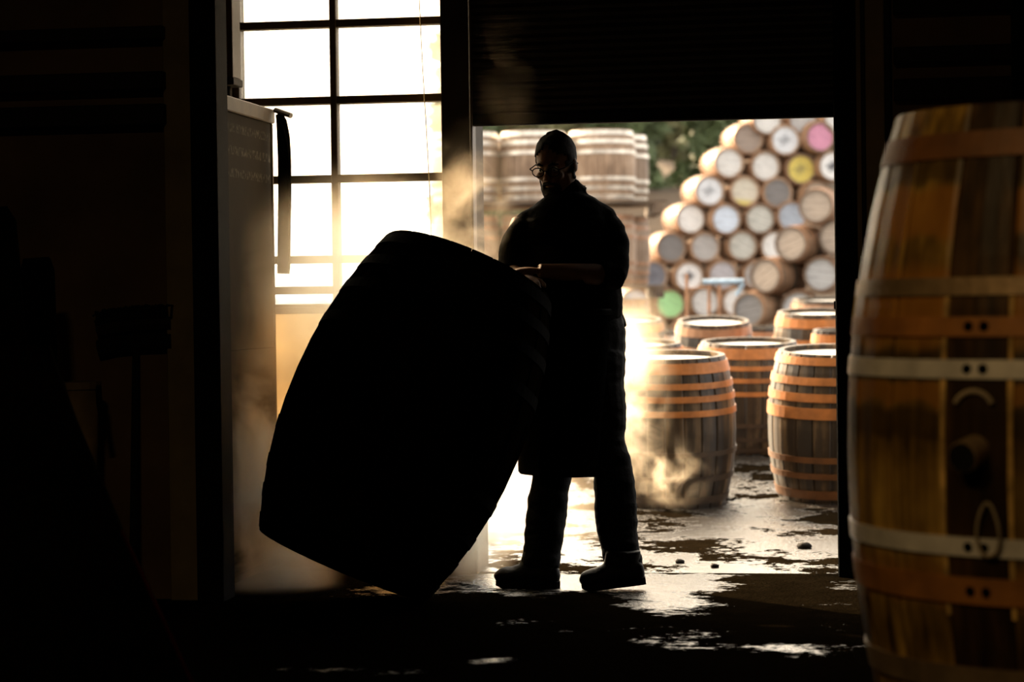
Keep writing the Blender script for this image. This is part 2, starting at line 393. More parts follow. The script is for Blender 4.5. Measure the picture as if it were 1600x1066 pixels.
def ball(bm, c, r, mtx=None, u=16, v=10):
    """ellipsoid, r = three radii, mtx = 3x3 axes"""
    res = bmesh.ops.create_uvsphere(bm, u_segments=u, v_segments=v, radius=1.0)
    m = Matrix.Diagonal(Vector((*r, 1))) if not isinstance(r, (int, float)) else Matrix.Scale(r, 4)
    if mtx is not None: m = mtx.to_4x4() @ m
    m = Matrix.Translation(Vector(c)) @ m
    bmesh.ops.transform(bm, matrix=m, verts=res['verts'])
def remeshed(name, bm, voxel, m, parent=None, smooth_it=4, wrinkle=0.0, wscale=9.0):
    """one continuous skin around overlapping closed shapes"""
    me = mesh_of(bm, name); o = bpy.data.objects.new(name, me); COL.objects.link(o)
    md = o.modifiers.new('skin', 'REMESH'); md.mode = 'VOXEL'; md.voxel_size = voxel
    sm = o.modifiers.new('soft', 'SMOOTH'); sm.iterations = smooth_it; sm.factor = 0.5
    dg = bpy.context.evaluated_depsgraph_get()
    new = bpy.data.meshes.new_from_object(o.evaluated_get(dg))
    bpy.data.objects.remove(o); bpy.data.meshes.remove(me)
    new.name = name
    if wrinkle:
        nv = [v.normal.copy() for v in new.vertices]
        for v, nn in zip(new.vertices, nv):
            q = Vector((v.co.x * wscale * 0.6, v.co.y * wscale * 0.6, v.co.z * wscale * 1.7))
            v.co += nn * (wrinkle * (noise.noise(q) + 0.5 * noise.noise(q * 2.3)))
    for f in new.polygons: f.use_smooth = True
    return link(name, new, m, parent)

# ------------------------------------------------------------------ casks
def prof(z, L, Rh, Rb):
    u = 2 * z / L - 1
    return Rh + (Rb - Rh) * (1 - abs(u) ** 2.1)
def stave_bm(bm, L, Rh, Rb, ang, a, th=0.03, rows=9, fine=True, jog=0.0):
    offs = (-0.49, -0.42, 0.0, 0.42, 0.49) if fine else (-0.485, 0.0, 0.485)
    dep = (0.005, 0, 0, 0, 0.005) if fine else (0.004, 0, 0.004)
    rws = []
    for i in range(rows):
        z = L * i / (rows - 1); r = prof(z, L, Rh, Rb) + jog
        ring = [bm.verts.new(((r - d) * cos(ang + a * o), (r - d) * sin(ang + a * o), z)) for o, d in zip(offs, dep)]
        ri = r - th
        ring += [bm.verts.new((ri * cos(ang + a * o), ri * sin(ang + a * o), z)) for o in (0.485, -0.485)]
        rws.append(ring)
    n = len(rws[0])
    for p, q in zip(rws, rws[1:]):
        for k in range(n): bm.faces.new((p[k], p[(k + 1) % n], q[(k + 1) % n], q[k]))
    bm.faces.new(rws[0][::-1]); bm.faces.new(rws[-1])
def hoop_bm(bm, L, Rh, Rb, z0, z1, seg=40, proud=0.005, lap=False):
    rs = []
    for k in range(seg):
        a = 2 * pi * k / seg; c, s = cos(a), sin(a); row = []
        for z, e in ((z0, 0.0), (z0, proud), (z1, proud), (z1, 0.0)):
            r = prof(z, L, Rh, Rb) + e - (0.002 if e == 0 else 0)
            row.append(bm.verts.new((r * c, r * s, z)))
        rs.append(row)
    for i in range(seg):
        p, q = rs[i], rs[(i + 1) % seg]
        for k in range(4): bm.faces.new((p[k], p[(k + 1) % 4], q[(k + 1) % 4], q[k]))
def board_bm(bm, r, y0, y1, th=0.022, gap=0.0012):
    y0 += gap; y1 -= gap; k = 5
    ys = [y0 + (y1 - y0) * i / k for i in range(k + 1)]
    def pt(y, s): return (s * sqrt(max(1e-8, r * r - y * y)), y)
    loop = [pt(y, 1) for y in ys] + [pt(y, -1) for y in reversed(ys)]
    t = [bm.verts.new((x, y, 0)) for x, y in loop]; b = [bm.verts.new((x, y, -th)) for x, y in loop]
    bm.faces.new(t); bm.faces.new(b[::-1]); n = len(t)
    for i in range(n): bm.faces.new((t[i], b[i], b[(i + 1) % n], t[(i + 1) % n]))
def axis_rot(axis, spin=0.0):
    q = Vector((0, 0, 1)).rotation_difference(Vector(axis).normalized())
    return q @ Quaternion((0, 0, 1), spin)

def fine_cask(root, L, Rh, Rb, nst, wood, hoops, headm, a0=0.0, special=None, rows=11, spec_mat=None, seg=64, rivets=False, both=True, riv_a=None, proud=0.006):
    return _fine_cask(root, L, Rh, Rb, nst, wood, hoops, headm, a0, special, rows, spec_mat, seg, rivets, both, riv_a, proud)
def _fine_cask(root, L, Rh, Rb, nst, wood, hoops, headm, a0=0.0, special=None, rows=11, spec_mat=None, seg=64, rivets=False, both=True, riv_a=None, proud=0.006):
    """staves, hoops and head boards each an object of its own"""
    a = 2 * pi / nst
    me = None
    for k in range(nst):
        if special is not None and k == 0:
            bm = bmesh.new(); stave_bm(bm, L, Rh, Rb, 0, a, rows=rows); m2 = mesh_of(bm, 'stave')
            o = link('stave', m2, spec_mat, root); tag(o, 'darker stave with the bung hole')
        else:
            if me is None:
                bm = bmesh.new(); stave_bm(bm, L, Rh, Rb, 0, a, rows=rows); me = mesh_of(bm, 'stave')
            o = link('stave', me, wood, root)
        o.rotation_euler = (0, 0, a0 + k * a)
        s = 1 + random.uniform(-0.003, 0.004); o.scale = (s, s, 1)
    for f0, f1, m in hoops:
        bm = bmesh.new(); hoop_bm(bm, L, Rh, Rb, f0 * L, f1 * L, seg, proud)
        h = obj('hoop', bm, m, root, smooth=False)
        if rivets and m in (M['galv'], M['rust_near']):
            zc = (f0 + f1) / 2 * L; r = prof(zc, L, Rh, Rb) + 0.006
            for da in (-0.032, 0.038):
                bm = bmesh.new()
                bmesh.ops.create_cone(bm, cap_ends=True, segments=12, radius1=0.0125, radius2=0.008, depth=0.007)
                rv = obj('rivet', bm, M['hoop_dark'], h)
                d = Vector((cos(riv_a + da), sin(riv_a + da), 0))
                rv.rotation_mode = 'QUATERNION'; rv.rotation_quaternion = Vector((0, 0, 1)).rotation_difference(d)
                rv.location = d * (r + 0.002) + Vector((0, 0, zc))
    for top in ((1, 0) if both else (1,)):
        hr = prof(L - 0.03, L, Rh, Rb) - 0.016; nb = 6
        for i in range(nb):
            bm = bmesh.new(); board_bm(bm, hr, -hr + 2 * hr * i / nb, -hr + 2 * hr * (i + 1) / nb)
            o = obj('head_board', bm, headm, root)
            o.location = (0, 0, L - 0.03 if top else 0.052)

def simple_cask_parts(L, Rh, Rb, nst=20, hoops=(), jog=0.0):
    bm = bmesh.new(); a = 2 * pi / nst
    for k in range(nst): stave_bm(bm, L, Rh, Rb, k * a, a, rows=7, fine=False, jog=random.uniform(-0.002, 0.002))
    st = mesh_of(bm, 'staves')
    hs = []
    for f0, f1 in hoops:
        bm = bmesh.new(); hoop_bm(bm, L, Rh, Rb, f0 * L, f1 * L, 28, 0.006); hs.append(mesh_of(bm, 'hoop'))
    bm = bmesh.new(); hr = prof(L - 0.03, L, Rh, Rb) - 0.016; nb = 5
    for i in range(nb): board_bm(bm, hr, -hr + 2 * hr * i / nb, -hr + 2 * hr * (i + 1) / nb, gap=0.003)
    hd = mesh_of(bm, 'head')
    return st, hs, hd
CACHE = {}
def simple_cask(key, dims, hoops, wood, hoopm, headm, label, group, loc, rot, cat='cask', name='cask', ends=True):
    """a cask too small in view to pick its staves apart: staves joined, hoops and heads single"""
    L, Rh, Rb = dims
    if key not in CACHE: CACHE[key] = simple_cask_parts(L, Rh, Rb, hoops=hoops)
    st, hs, hd = CACHE[key]
    t = thing(name, label, cat, loc, group, rot)
    def part(nm, me, m):
        o = bpy.data.objects.new(nm, me); COL.objects.link(o); o.parent = t
        if not me.materials: me.materials.append(None)
        o.material_slots[0].link = 'OBJECT'; o.material_slots[0].material = m
        return o
    s = part('staves', st, wood); s['kind'] = 'stuff'
    for h in hs: part('hoop', h, hoopm)
    h = part('head', hd, headm); h.location = (0, 0, L - 0.03)
    h.rotation_euler = (0, 0, random.uniform(-0.3, 0.3))
    if ends:
        h2 = part('head', hd, wood); h2.location = (0, 0, 0.052)
    return t

# ================================================================== SETTING
def wx(px, py, y=0.0): return on_wall(px, py, y).x
def wz(px, py, y=0.0): return on_wall(px, py, y).z
X_WIN0, X_WIN1 = wx(360, 250), wx(691, 250)
Z_WIN0, Z_WIN1 = wz(600, 478), wz(600, -150)
X_DOOR0 = wx(757, 400, 0.25); X_DOOR1 = wx(1312, 550)
Z_SHUT = wz(1030, 190, -0.05)
PY = -0.95                                           # face of the partition on the left
X_PART = wx(352, 500, PY)

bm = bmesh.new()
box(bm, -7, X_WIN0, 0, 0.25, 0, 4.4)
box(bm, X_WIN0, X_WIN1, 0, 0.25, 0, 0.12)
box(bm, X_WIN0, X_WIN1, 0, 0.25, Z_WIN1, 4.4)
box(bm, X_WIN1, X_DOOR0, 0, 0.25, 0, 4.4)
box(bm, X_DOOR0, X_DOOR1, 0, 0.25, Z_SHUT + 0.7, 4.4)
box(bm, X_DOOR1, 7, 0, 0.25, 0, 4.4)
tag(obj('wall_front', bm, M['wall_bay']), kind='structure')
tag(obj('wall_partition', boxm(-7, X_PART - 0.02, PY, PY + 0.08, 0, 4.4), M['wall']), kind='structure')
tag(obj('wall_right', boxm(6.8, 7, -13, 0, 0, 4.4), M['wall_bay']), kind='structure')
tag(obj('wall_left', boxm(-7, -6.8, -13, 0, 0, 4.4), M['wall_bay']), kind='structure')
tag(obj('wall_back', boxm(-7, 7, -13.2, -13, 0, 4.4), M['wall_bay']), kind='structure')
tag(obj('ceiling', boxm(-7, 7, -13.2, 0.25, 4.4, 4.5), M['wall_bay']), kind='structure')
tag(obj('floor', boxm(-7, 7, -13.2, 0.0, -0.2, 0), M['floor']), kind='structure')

# yard slab: rises a little to the back
bm = bmesh.new()
ys = [0.0, 1.5, 3.0, 3.4, 4, 4.6, 5.2, 5.8, 8, 12, 18, 23.5, 25, 27.5, 33, 60, 140]
xs = [-80, -30, -14, -8, -4, 0, 4, 8, 14, 30, 80]
g = [[bm.verts.new((x, y, yard_z(y))) for x in xs] for y in ys]
for a, b in zip(g, g[1:]):
    for i in range(len(xs) - 1): bm.faces.new((a[i], a[i + 1], b[i + 1], b[i]))
tag(obj('ground', bm, M['yard']), kind='structure')
# bank behind the yard
bm = bmesh.new()
rows = []
for i in range(15):
    t = 39 + i * 2.2; row = []
    for j in range(26):
        px = 735 + j * 34
        p = C + FH * t + RH * ((px - 800) / F_PX * t)
        side = min(1.0, max(0.0, (px - 735) / 150.0)); rise = min(1, (i / 6.0)) ** 0.8
        z = 0.35 + (3.6 * rise + 0.05 * i) * (side ** 0.7) + 0.35 * noise.noise(p * 0.45)
        row.append(bm.verts.new((p.x, p.y, z if i else 0.2)))
    rows.append(row)
for a, b in zip(rows, rows[1:]):
    for i in range(25): bm.faces.new((a[i], a[i + 1], b[i + 1], b[i]))
tag(obj('hill', bm, M['bracken'], smooth=True), kind='structure')

# posts and rails of the partition (left) and of the bay wall (right)
n_trim = 0
def trim(x0, x1, y0, y1, z0, z1, m, bev=0.004):
    global n_trim
    n_trim += 1
    return tag(obj('trim_%d' % n_trim, boxm(x0, x1, y0, y1, z0, z1, bev=bev), m), kind='structure')
trim(wx(266, 500, PY), wx(311, 500, PY), PY - 0.05, PY, 0, 4.4, M['timber'])
trim(wx(311, 500, PY), X_PART, PY - 0.08, PY + 0.08, 0, 4.4, M['steel_black'])
for y0, y1 in ((48, 68), (118, 146), (168, 200)):
    trim(-7, wx(265, 100, PY), PY - 0.09, PY, wz(130, y1, PY), wz(130, y0, PY), M['rail'])
XG0, XG1 = wx(1306, 540, -0.1), wx(1341, 540, -0.1)
trim(wx(1341, 540, -0.1), wx(1386, 540, -0.1), -0.10, 0, 0, 4.4, M['timber'])
trim(wx(1349, 540, -0.12), wx(1356, 540, -0.12), -0.115, -0.10, 0, 4.4, M['rail'])
trim(wx(1386, 540, -0.1), wx(1396, 540, -0.1), -0.06, 0, 0, 4.4, M['rail'])
tag(obj('wall_cladding', boxm(wx(1396, 300, -0.02), 6.8, -0.02, 0, 0, 4.4), M['wall']), kind='structure')
for y0, y1 in ((-30, 17), (71, 95), (121, 153)):
    trim(wx(1396, 100), 6.8, -0.10, -0.02, wz(1480, y1, -0.1), wz(1480, y0, -0.1), M['rail'])
trim(wx(1584, 300, -0.12), wx(1640, 300, -0.12), -0.13, -0.02, 0, 4.4, M['steel_black'])

# window
w = bpy.data.objects.new('window_1', None); COL.objects.link(w); w.location = (X_WIN0, 0.1, Z_WIN0); tag(w, kind='structure')
def wpart(name, x0, x1, y0, y1, z0, z1, m, bev=0.003):
    o = obj(name, boxm(x0 - X_WIN0, x1 - X_WIN0, y0 - 0.1, y1 - 0.1, z0 - Z_WIN0, z1 - Z_WIN0, bev=bev), m, w); return o
fy0, fy1 = 0.05, 0.11
xm = wx(524, 200, 0.08)
wpart('frame', X_WIN0, X_WIN0 + 0.03, fy0, fy1, Z_WIN0, Z_WIN1, M['frame'])
wpart('frame', X_WIN1 - 0.012, X_WIN1, fy0, fy1, Z_WIN0, Z_WIN1, M['frame'])
wpart('frame', X_WIN0, X_WIN1, fy0, fy1, Z_WIN1 - 0.03, Z_WIN1, M['frame'])
wpart('frame', X_WIN0, X_WIN1, fy0, fy1, Z_WIN0 - 0.002, Z_WIN0 + 0.012, M['frame'])
wpart('glazing_bar', xm - 0.015, xm + 0.015, fy0, fy1, Z_WIN0, Z_WIN1, M['frame'])
zb = [wz(600, y, 0.08) for y in (452, 404, 278, 155, 35, -85)]
for z in zb: wpart('glazing_bar', X_WIN0, X_WIN1, fy0 + 0.004, fy1 - 0.004, z - 0.017, z + 0.017, M['frame'])
ze = [Z_WIN0] + zb + [Z_WIN1]
for a, b in zip(ze, ze[1:]):
    for x0, x1 in ((X_WIN0 + 0.02, xm), (xm, X_WIN1)):
        wpart('pane', x0, x1, 0.078, 0.082, a, b, M['glass'], 0)
tag(obj('trim_sill', boxm(X_WIN0, X_WIN1, -0.04, 0.05, Z_WIN0 - 0.03, Z_WIN0, bev=0.004), M['frame']), kind='structure')

tag(obj('trim_panel', boxm(X_WIN0, X_WIN1, 0.09, 0.096, 0.12, Z_WIN0 - 0.03), M['panel']), kind='structure')  # added sheet: its glow stands in for lit steam below the window
# roller shutter, half raised
sh0, sh1 = wx(737, 100, -0.05), XG0 + 0.03
sh = thing('roller_shutter', 'ribbed steel roller shutter pulled halfway down over the bright doorway', 'shutter', ((sh0 + sh1) / 2, -0.05, Z_SHUT))
hw = (sh1 - sh0) / 2
obj('bottom_rail', boxm(-hw, hw, -0.025, 0.025, 0, 0.05, bev=0.006), M['steel_black'], sh)
bm = bmesh.new(); pr = [(-0.012, 0.0), (-0.020, 0.008), (-0.020, 0.020), (-0.012, 0.0325), (0.004, 0.036), (0.004, -0.002)]
va = [bm.verts.new((-hw, y, z)) for y, z in pr]; vb = [bm.verts.new((hw, y, z)) for y, z in pr]
bm.faces.new(va); bm.faces.new(vb[::-1])
for k in range(6): bm.faces.new((va[k], vb[k], vb[(k + 1) % 6], va[(k + 1) % 6]))
sme = mesh_of(bm, 'slat')
for k in range(22):
    o = link('slat', sme, M['shutter'], sh, (0, 0, 0.05 + k * 0.0325))
tag(obj('trim_guide', boxm(wx(737, 100, -0.08), X_DOOR0, -0.085, 0.0, 0, 4.4, bev=0.004), M['frame']), kind='structure')
gd = thing('shutter_guide', 'black perforated shutter guide on the right doorway edge with a small latch plate', 'guide rail', ((XG0 + XG1) / 2, -0.06, 0))
gw = (XG1 - XG0) / 2
obj('channel', boxm(-gw, gw, -0.06, 0.06, 0, 4.4, bev=0.005), M['steel_black'], gd)
bm = bmesh.new()
for k in range(220):
    z = 0.9 + k * 0.0155
    for xx in ((-0.4, 0.15) if k % 2 else (-0.25, 0.3)):
        bmesh.ops.create_cone(bm, cap_ends=True, segments=6, radius1=0.0035, radius2=0.002, depth=0.003,
                              matrix=Matrix.Translation((xx * gw, -0.0612, z)) @ Matrix.Rotation(pi / 2, 4, 'X'))
tag(obj('studs', bm, M['hoop_dark'], gd), kind='stuff')
lz = wz(1308, 477, -0.08)
bm = bmesh.new()
lx = wx(1303, 477, -0.08) - gd.location.x
for q in ((lx, lx + 0.012, lz - 0.017, lz + 0.017), (lx + 0.02, -gw + 0.02, lz - 0.017, lz + 0.017), (lx + 0.011, lx + 0.021, lz - 0.017, lz - 0.005), (lx + 0.011, lx + 0.021, lz + 0.005, lz + 0.017)):
    box(bm, q[0], q[1], -0.03, -0.024, q[2], q[3])
obj('latch_plate', bm, M['steel_black'], gd)

# ================================================================== LEFT SIDE
CX1 = wx(430, 500, -0.02); CYN, CYF = -0.82, -0.02
ZC = wz(352, 146, CYN); CX0 = CX1 - 0.62
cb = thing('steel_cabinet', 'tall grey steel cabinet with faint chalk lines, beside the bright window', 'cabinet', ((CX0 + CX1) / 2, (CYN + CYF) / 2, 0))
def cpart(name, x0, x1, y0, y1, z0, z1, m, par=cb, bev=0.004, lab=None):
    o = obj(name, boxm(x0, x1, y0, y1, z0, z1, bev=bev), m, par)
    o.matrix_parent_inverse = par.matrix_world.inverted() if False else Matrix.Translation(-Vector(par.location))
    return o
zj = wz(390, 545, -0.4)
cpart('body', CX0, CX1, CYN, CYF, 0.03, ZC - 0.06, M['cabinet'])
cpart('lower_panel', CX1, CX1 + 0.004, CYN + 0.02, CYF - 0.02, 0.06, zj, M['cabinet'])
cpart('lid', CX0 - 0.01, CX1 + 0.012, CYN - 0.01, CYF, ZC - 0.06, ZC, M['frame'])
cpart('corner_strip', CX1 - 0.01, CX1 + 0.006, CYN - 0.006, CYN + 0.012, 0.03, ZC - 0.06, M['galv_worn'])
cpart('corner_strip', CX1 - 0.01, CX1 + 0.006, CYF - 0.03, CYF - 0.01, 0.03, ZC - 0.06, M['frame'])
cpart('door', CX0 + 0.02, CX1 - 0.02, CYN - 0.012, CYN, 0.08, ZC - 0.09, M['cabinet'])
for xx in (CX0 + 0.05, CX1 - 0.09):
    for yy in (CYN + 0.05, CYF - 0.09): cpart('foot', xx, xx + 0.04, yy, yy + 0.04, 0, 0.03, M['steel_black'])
# folded rubber apron hanging by the cabinet's far corner
ap = thing('rubber_apron', 'long black rubber strip hanging from the upper corner of the grey cabinet', 'apron', (CX1 + 0.05, -0.05, wz(440, 428, -0.05)))
bm = bmesh.new(); b0 = Vector(ap.location)
pts = [on_wall(x, y, -0.06) - b0 for x, y in ((436, 178), (440, 190), (443, 215), (444.5, 250), (445, 300), (444, 360), (443, 428))]
tube(bm, pts, [(0.016, 0.012), (0.024, 0.018), (0.029, 0.022), (0.030, 0.024), (0.030, 0.024), (0.029, 0.023), (0.028, 0.022)], 14, ref=(1, 0, 0))
obj('sheet', bm, M['apron'], ap, smooth=True)
bm = bmesh.new()
pts = [on_wall(x, y, -0.088) - b0 for x, y in ((432, 182), (442, 200), (448, 225), (451, 260), (453, 310), (452, 420))]
tube(bm, pts, 0.005, 8); obj('folded_edge', bm, M['hoop_dark'], ap, smooth=True)
bm = bmesh.new(); p0 = on_wall(430, 172, -0.05) - b0; p1 = on_wall(455, 181, -0.05) - b0
tube(bm, [p0, p1], [(0.012, 0.03), (0.012, 0.03)], 8, ref=(0, 0, 1)); obj('hook_bar', bm, M['frame'], ap)

tk = thing('cable_trunking', 'brown box trunking coming down above the grey cabinet at the window edge', 'trunking', on_wall(358, 135, -0.5))
b0 = Vector(tk.location); tx = wx(369, 60, -0.5) - b0.x
obj('duct', boxm(-0.12, tx, -0.06, 0.06, 0.03, 4.4 - b0.z, bev=0.004), M['frame'], tk)
obj('flange', boxm(-0.12, tx + 0.006, -0.07, 0.07, 0.0, 0.03, bev=0.003), M['rail'], tk)
bm = bmesh.new(); tube(bm, [(-0.01, 0, -(b0.z - ZC)), (-0.01, 0, 0.0)], 0.017, 12); obj('pipe', bm, M['rail'], tk, smooth=True)
bm = bmesh.new(); bmesh.ops.create_cone(bm, cap_ends=True, segments=12, radius1=0.012, radius2=0.012, depth=0.012, matrix=Matrix.Translation((tx - 0.03, -0.065, 0.09)) @ Matrix.Rotation(pi / 2, 4, 'X'))
obj('plug', bm, M['steel_black'], tk)

# thin pull cord by the window
bm = bmesh.new()
pts = [on_wall(x, y, -0.02) for x, y in ((653, -60), (655, 0), (660, 100), (666, 200), (671, 290), (674, 370))]
c0 = pts[-1].copy(); tube(bm, [p - c0 for p in pts], 0.0022, 6)
tag(obj('pull_cord', bm, M['yellow_cord'], None, c0), 'thin pale pull cord hanging across the right window panes', 'cord')

# broom, bin and leaning boards in the dark
BY = PY - 0.10
bp = on_wall(212, 800, BY); bp.z = 0
br = thing('broom', 'black wide broom leaning head up against the brown wall', 'broom', bp)
def rel(p, o): return Vector(p) - Vector(o.location)
bm = bmesh.new(); tube(bm, [(0.02, -0.12, 0.01), rel(on_wall(212, 545, BY + 0.06), br)], 0.014, 10); obj('handle', bm, M['broom'], br, smooth=True)
bm = bmesh.new(); pl = [rel(on_wall(x, y, BY + 0.06), br) for x, y in ((153, 497), (180, 491), (215, 487), (268, 485))]
tube(bm, [p - Vector((0, 0, 0.05)) for p in pl], [(0.028, 0.03)] * 4, 8, ref=(0, 1, 0)); obj('stock', bm, M['rail'], br)
bm = bmesh.new()
for k in range(40):
    f = k / 39; i = min(2, int(f * 3)); p = pl[i].lerp(pl[i + 1], f * 3 - i)
    for yy in (-0.02, 0.0, 0.02):
        q = p + Vector((random.uniform(-.004, .004), yy, -0.03))
        tube(bm, [q, q + Vector((random.uniform(-.01, .01), random.uniform(-.01, .01), 0.05)), q + Vector((random.uniform(-.02, .02), random.uniform(-.01, .01), 0.035 + random.uniform(0, .02)))], 0.005, 4)
tag(obj('bristles', bm, M['broom'], br), kind='stuff')
bm = bmesh.new(); pl2 = [p - Vector((0, 0, 0.12)) for p in pl]
tube(bm, pl2, [(0.022, 0.035)] * 4, 8, ref=(0, 1, 0)); obj('head_block', bm, M['broom'], br)

bn_p = on_ground(118, 930); bn_p = on_wall(114, 700, -1.22); bn_p.z = 0
bn = thing('plastic_bin', 'pale plastic bin tucked behind the dark leaning boards', 'bin', bn_p)
zt = on_wall(114, 600, -1.22).z
bm = bmesh.new(); tube(bm, [(0, 0, 0), (0, 0, zt * 0.5), (0, 0, zt - 0.02)], [(0.06, 0.06), (0.085, 0.085), (0.105, 0.09)], 20, ref=(1, 0, 0)); obj('body', bm, M['plastic_pale'], bn, smooth=True)
bm = bmesh.new(); tube(bm, [(0, 0, zt - 0.02), (0, 0, zt + 0.008)], [(0.112, 0.097), (0.112, 0.097)], 20, ref=(1, 0, 0)); obj('rim', bm, M['plastic_pale'], bn)
bm = bmesh.new(); tube(bm, [(0.112, -0.02, zt - 0.01), (0.125, -0.05, zt - 0.07), (0.145, -0.07, zt - 0.15)], 0.012, 8); obj('carry_handle', bm, M['steel_black'], bn, smooth=True)

def leaning(name, label, pts_px, t0, t1, w_px, th, m, cat='board'):
    """board from a foot on the floor to a top leaning back"""
    (xa, ya), (xb, yb) = pts_px
    a = on_ground(xa, ya); ta = depth(a)
    b = at(xb, yb, t1)
    d = (b - a); n = RH - d.normalized() * RH.dot(d.normalized()); n.normalize(); k = d.normalized().cross(n)
    bm = bmesh.new(); hwid = w_px * ta / F_PX / 2
    vs = []
    for s, wd in ((0, 1.0), (0.97, 1.0), (1.0, 0.8)):
        for sx, sy in ((-1, -1), (1, -1), (1, 1), (-1, 1)):
            vs.append(bm.verts.new(d * s + n * (sx * hwid * wd) + k * (sy * th)))
    for r in (0, 4):
        for q in range(4): bm.faces.new((vs[r + q], vs[r + (q + 1) % 4], vs[r + 4 + (q + 1) % 4], vs[r + 4 + q]))
    bm.faces.new(vs[0:4]); bm.faces.new(vs[8:12])
    return tag(obj(name, bm, m, None, a), label, cat)
leaning('leaning_plank', 'tall black plank leaning at the far left wall', ((35, 1000), (-25, 330)), 8, 8.4, 100, 0.02, M['oak_dark'])
leaning('leaning_plank', 'shorter rounded black plank leaning just right of the tall black plank', ((78, 985), (58, 405)), 8, 8.45, 52, 0.02, M['oak_dark'])
# sloping ramp board with a red edge
rp0 = on_ground(330, 1120); rt = depth(rp0)
rq = [rp0, at(300, 1066, rt + 0.02), at(190, 830, rt + 0.35), at(118, 660, rt + 0.55), at(75, 540, rt + 0.7)]
rb = thing('skid_board', 'black sloping skid board with a thin dull red edge, lower left', 'board', rp0)
bm = bmesh.new(); bk = -RH * 0.55
va = [bm.verts.new(p - rp0) for p in rq]; vb = [bm.verts.new(p - rp0 + bk) for p in rq]
vc = [bm.verts.new(p - rp0 + FH * 0.04) for p in rq]; vd = [bm.verts.new(p - rp0 + bk + FH * 0.04) for p in rq]
for i in range(4):
    bm.faces.new((va[i], va[i + 1], vb[i + 1], vb[i])); bm.faces.new((vc[i], vc[i + 1], vd[i + 1], vd[i]))
    bm.faces.new((va[i], va[i + 1], vc[i + 1], vc[i])); bm.faces.new((vb[i], vb[i + 1], vd[i + 1], vd[i]))
bm.faces.new((va[0], vb[0], vd[0], vc[0])); bm.faces.new((va[4], vb[4], vd[4], vc[4]))
obj('board', bm, M['oak_dark'], rb)
bm = bmesh.new(); tube(bm, [p - rp0 - FH * 0.004 for p in rq[:3]], 0.006, 8); obj('edge_strip', bm, M['red'], rb, smooth=True)

# ================================================================== FOREGROUND CASK
T_F = 5.36
fl = C + FH * T_F + RH * ((1693 - 800) / F_PX * T_F); fl.z = 0
FL, FRh, FRb = 1.57, 0.425, 0.545
fc = thing('standing_cask', 'large amber wooden cask with a bung hole and steel hoops, standing near at right', 'cask', fl)
toC = Vector((C.x - fl.x, C.y - fl.y, 0)).normalized(); a_cam = atan2(toC.y, toC.x)
a_bung = a_cam - R_(25)
hoopsF = [(0.035, 0.075, M['rust_dull']), (0.18, 0.215, M['galv_worn']), (0.305, 0.342, M['rust_near']), (0.372, 0.398, M['galv']),
          (0.617, 0.643, M['galv']), (0.675, 0.702, M['rust_near']), (0.732, 0.757, M['galv_worn']), (0.925, 0.962, M['rust_dull'])]
fine_cask(fc, FL, FRh, FRb, 21, M['amber'], hoopsF, M['oak_dark'], a_bung, special=True, rows=15, spec_mat=M['bung_stave'], seg=80, rivets=True, both=False, riv_a=a_bung)
db = Vector((cos(a_bung), sin(a_bung), 0)); tb = Vector((-sin(a_bung), cos(a_bung), 0))
zb_ = FL / 2 + 0.03
for da in (-pi / 21, pi / 21):                        # strips in raw wood colour stand in for lit stave edges
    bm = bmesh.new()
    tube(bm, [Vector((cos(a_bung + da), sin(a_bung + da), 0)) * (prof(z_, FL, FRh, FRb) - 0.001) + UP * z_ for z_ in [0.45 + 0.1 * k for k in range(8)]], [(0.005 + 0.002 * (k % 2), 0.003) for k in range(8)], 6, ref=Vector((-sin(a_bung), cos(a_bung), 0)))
    tag(obj('lit_seam_strip', bm, M['lit_edge'], fc), 'pale strip for the lit edge of a stave')
bm = bmesh.new(); r0 = FRb
tube(bm, [db * (r0 - 0.02) + UP * zb_, db * (r0 + 0.055) + UP * (zb_ - 0.012)], [0.036, 0.034], 20)
bg = obj('bung', bm, M['galv_worn'], fc)
bm = bmesh.new(); tube(bm, [db * (r0 + 0.053) + UP * (zb_ - 0.012), db * (r0 + 0.058) + UP * (zb_ - 0.013)], 0.031, 20); obj('bung_face', bm, M['steel_black'], bg)
bm = bmesh.new(); pts = []
for k in range(13):
    a = R_(25 + 130 * k / 12); x, z = 0.048 * cos(a), 0.082 + 0.045 * sin(a)
    pts.append(db * (prof(zb_ + z, FL, FRh, FRb) + 0.004) + tb * x + UP * (zb_ + z))
tube(bm, pts, 0.006, 8); tag(obj('chalk_arc', bm, M['chalk'], fc), 'pale chalk arc above the bung')
bm = bmesh.new(); pts = []
for k in range(21):
    a = 2 * pi * k / 20; ww = 0.034 * sin(a) * (0.55 + 0.45 * (1 - cos(a)) / 2); z = -0.170 + 0.058 * cos(a)
    pts.append(db * (prof(zb_ + z, FL, FRh, FRb) + 0.012) + tb * (ww + 0.035) + UP * (zb_ + z))
tube(bm, pts, 0.004, 8, cap=False); tag(obj('cord_loop', bm, M['chalk'], fc), 'pale teardrop cord loop under the bung')

bm = bmesh.new()
pts = [at(x, y, 5.75) for x, y in ((1354, 424), (1347, 440), (1338, 465), (1333, 500), (1334, 540), (1331, 580), (1328, 640))]
sp = pts[-1].copy()
stp = thing('strap', 'thin yellow cord with a dark red end at the left edge of the amber cask', 'cord', sp)
tube(bm, [p - sp for p in pts], 0.0028, 8); obj('cord', bm, M['yellow_cord'], stp, smooth=True)
bm = bmesh.new(); tube(bm, [at(1354, 424, 5.75) - sp, at(1358, 398, 5.75) - sp], [0.008, 0.006], 8); obj('red_end', bm, M['red'], stp)

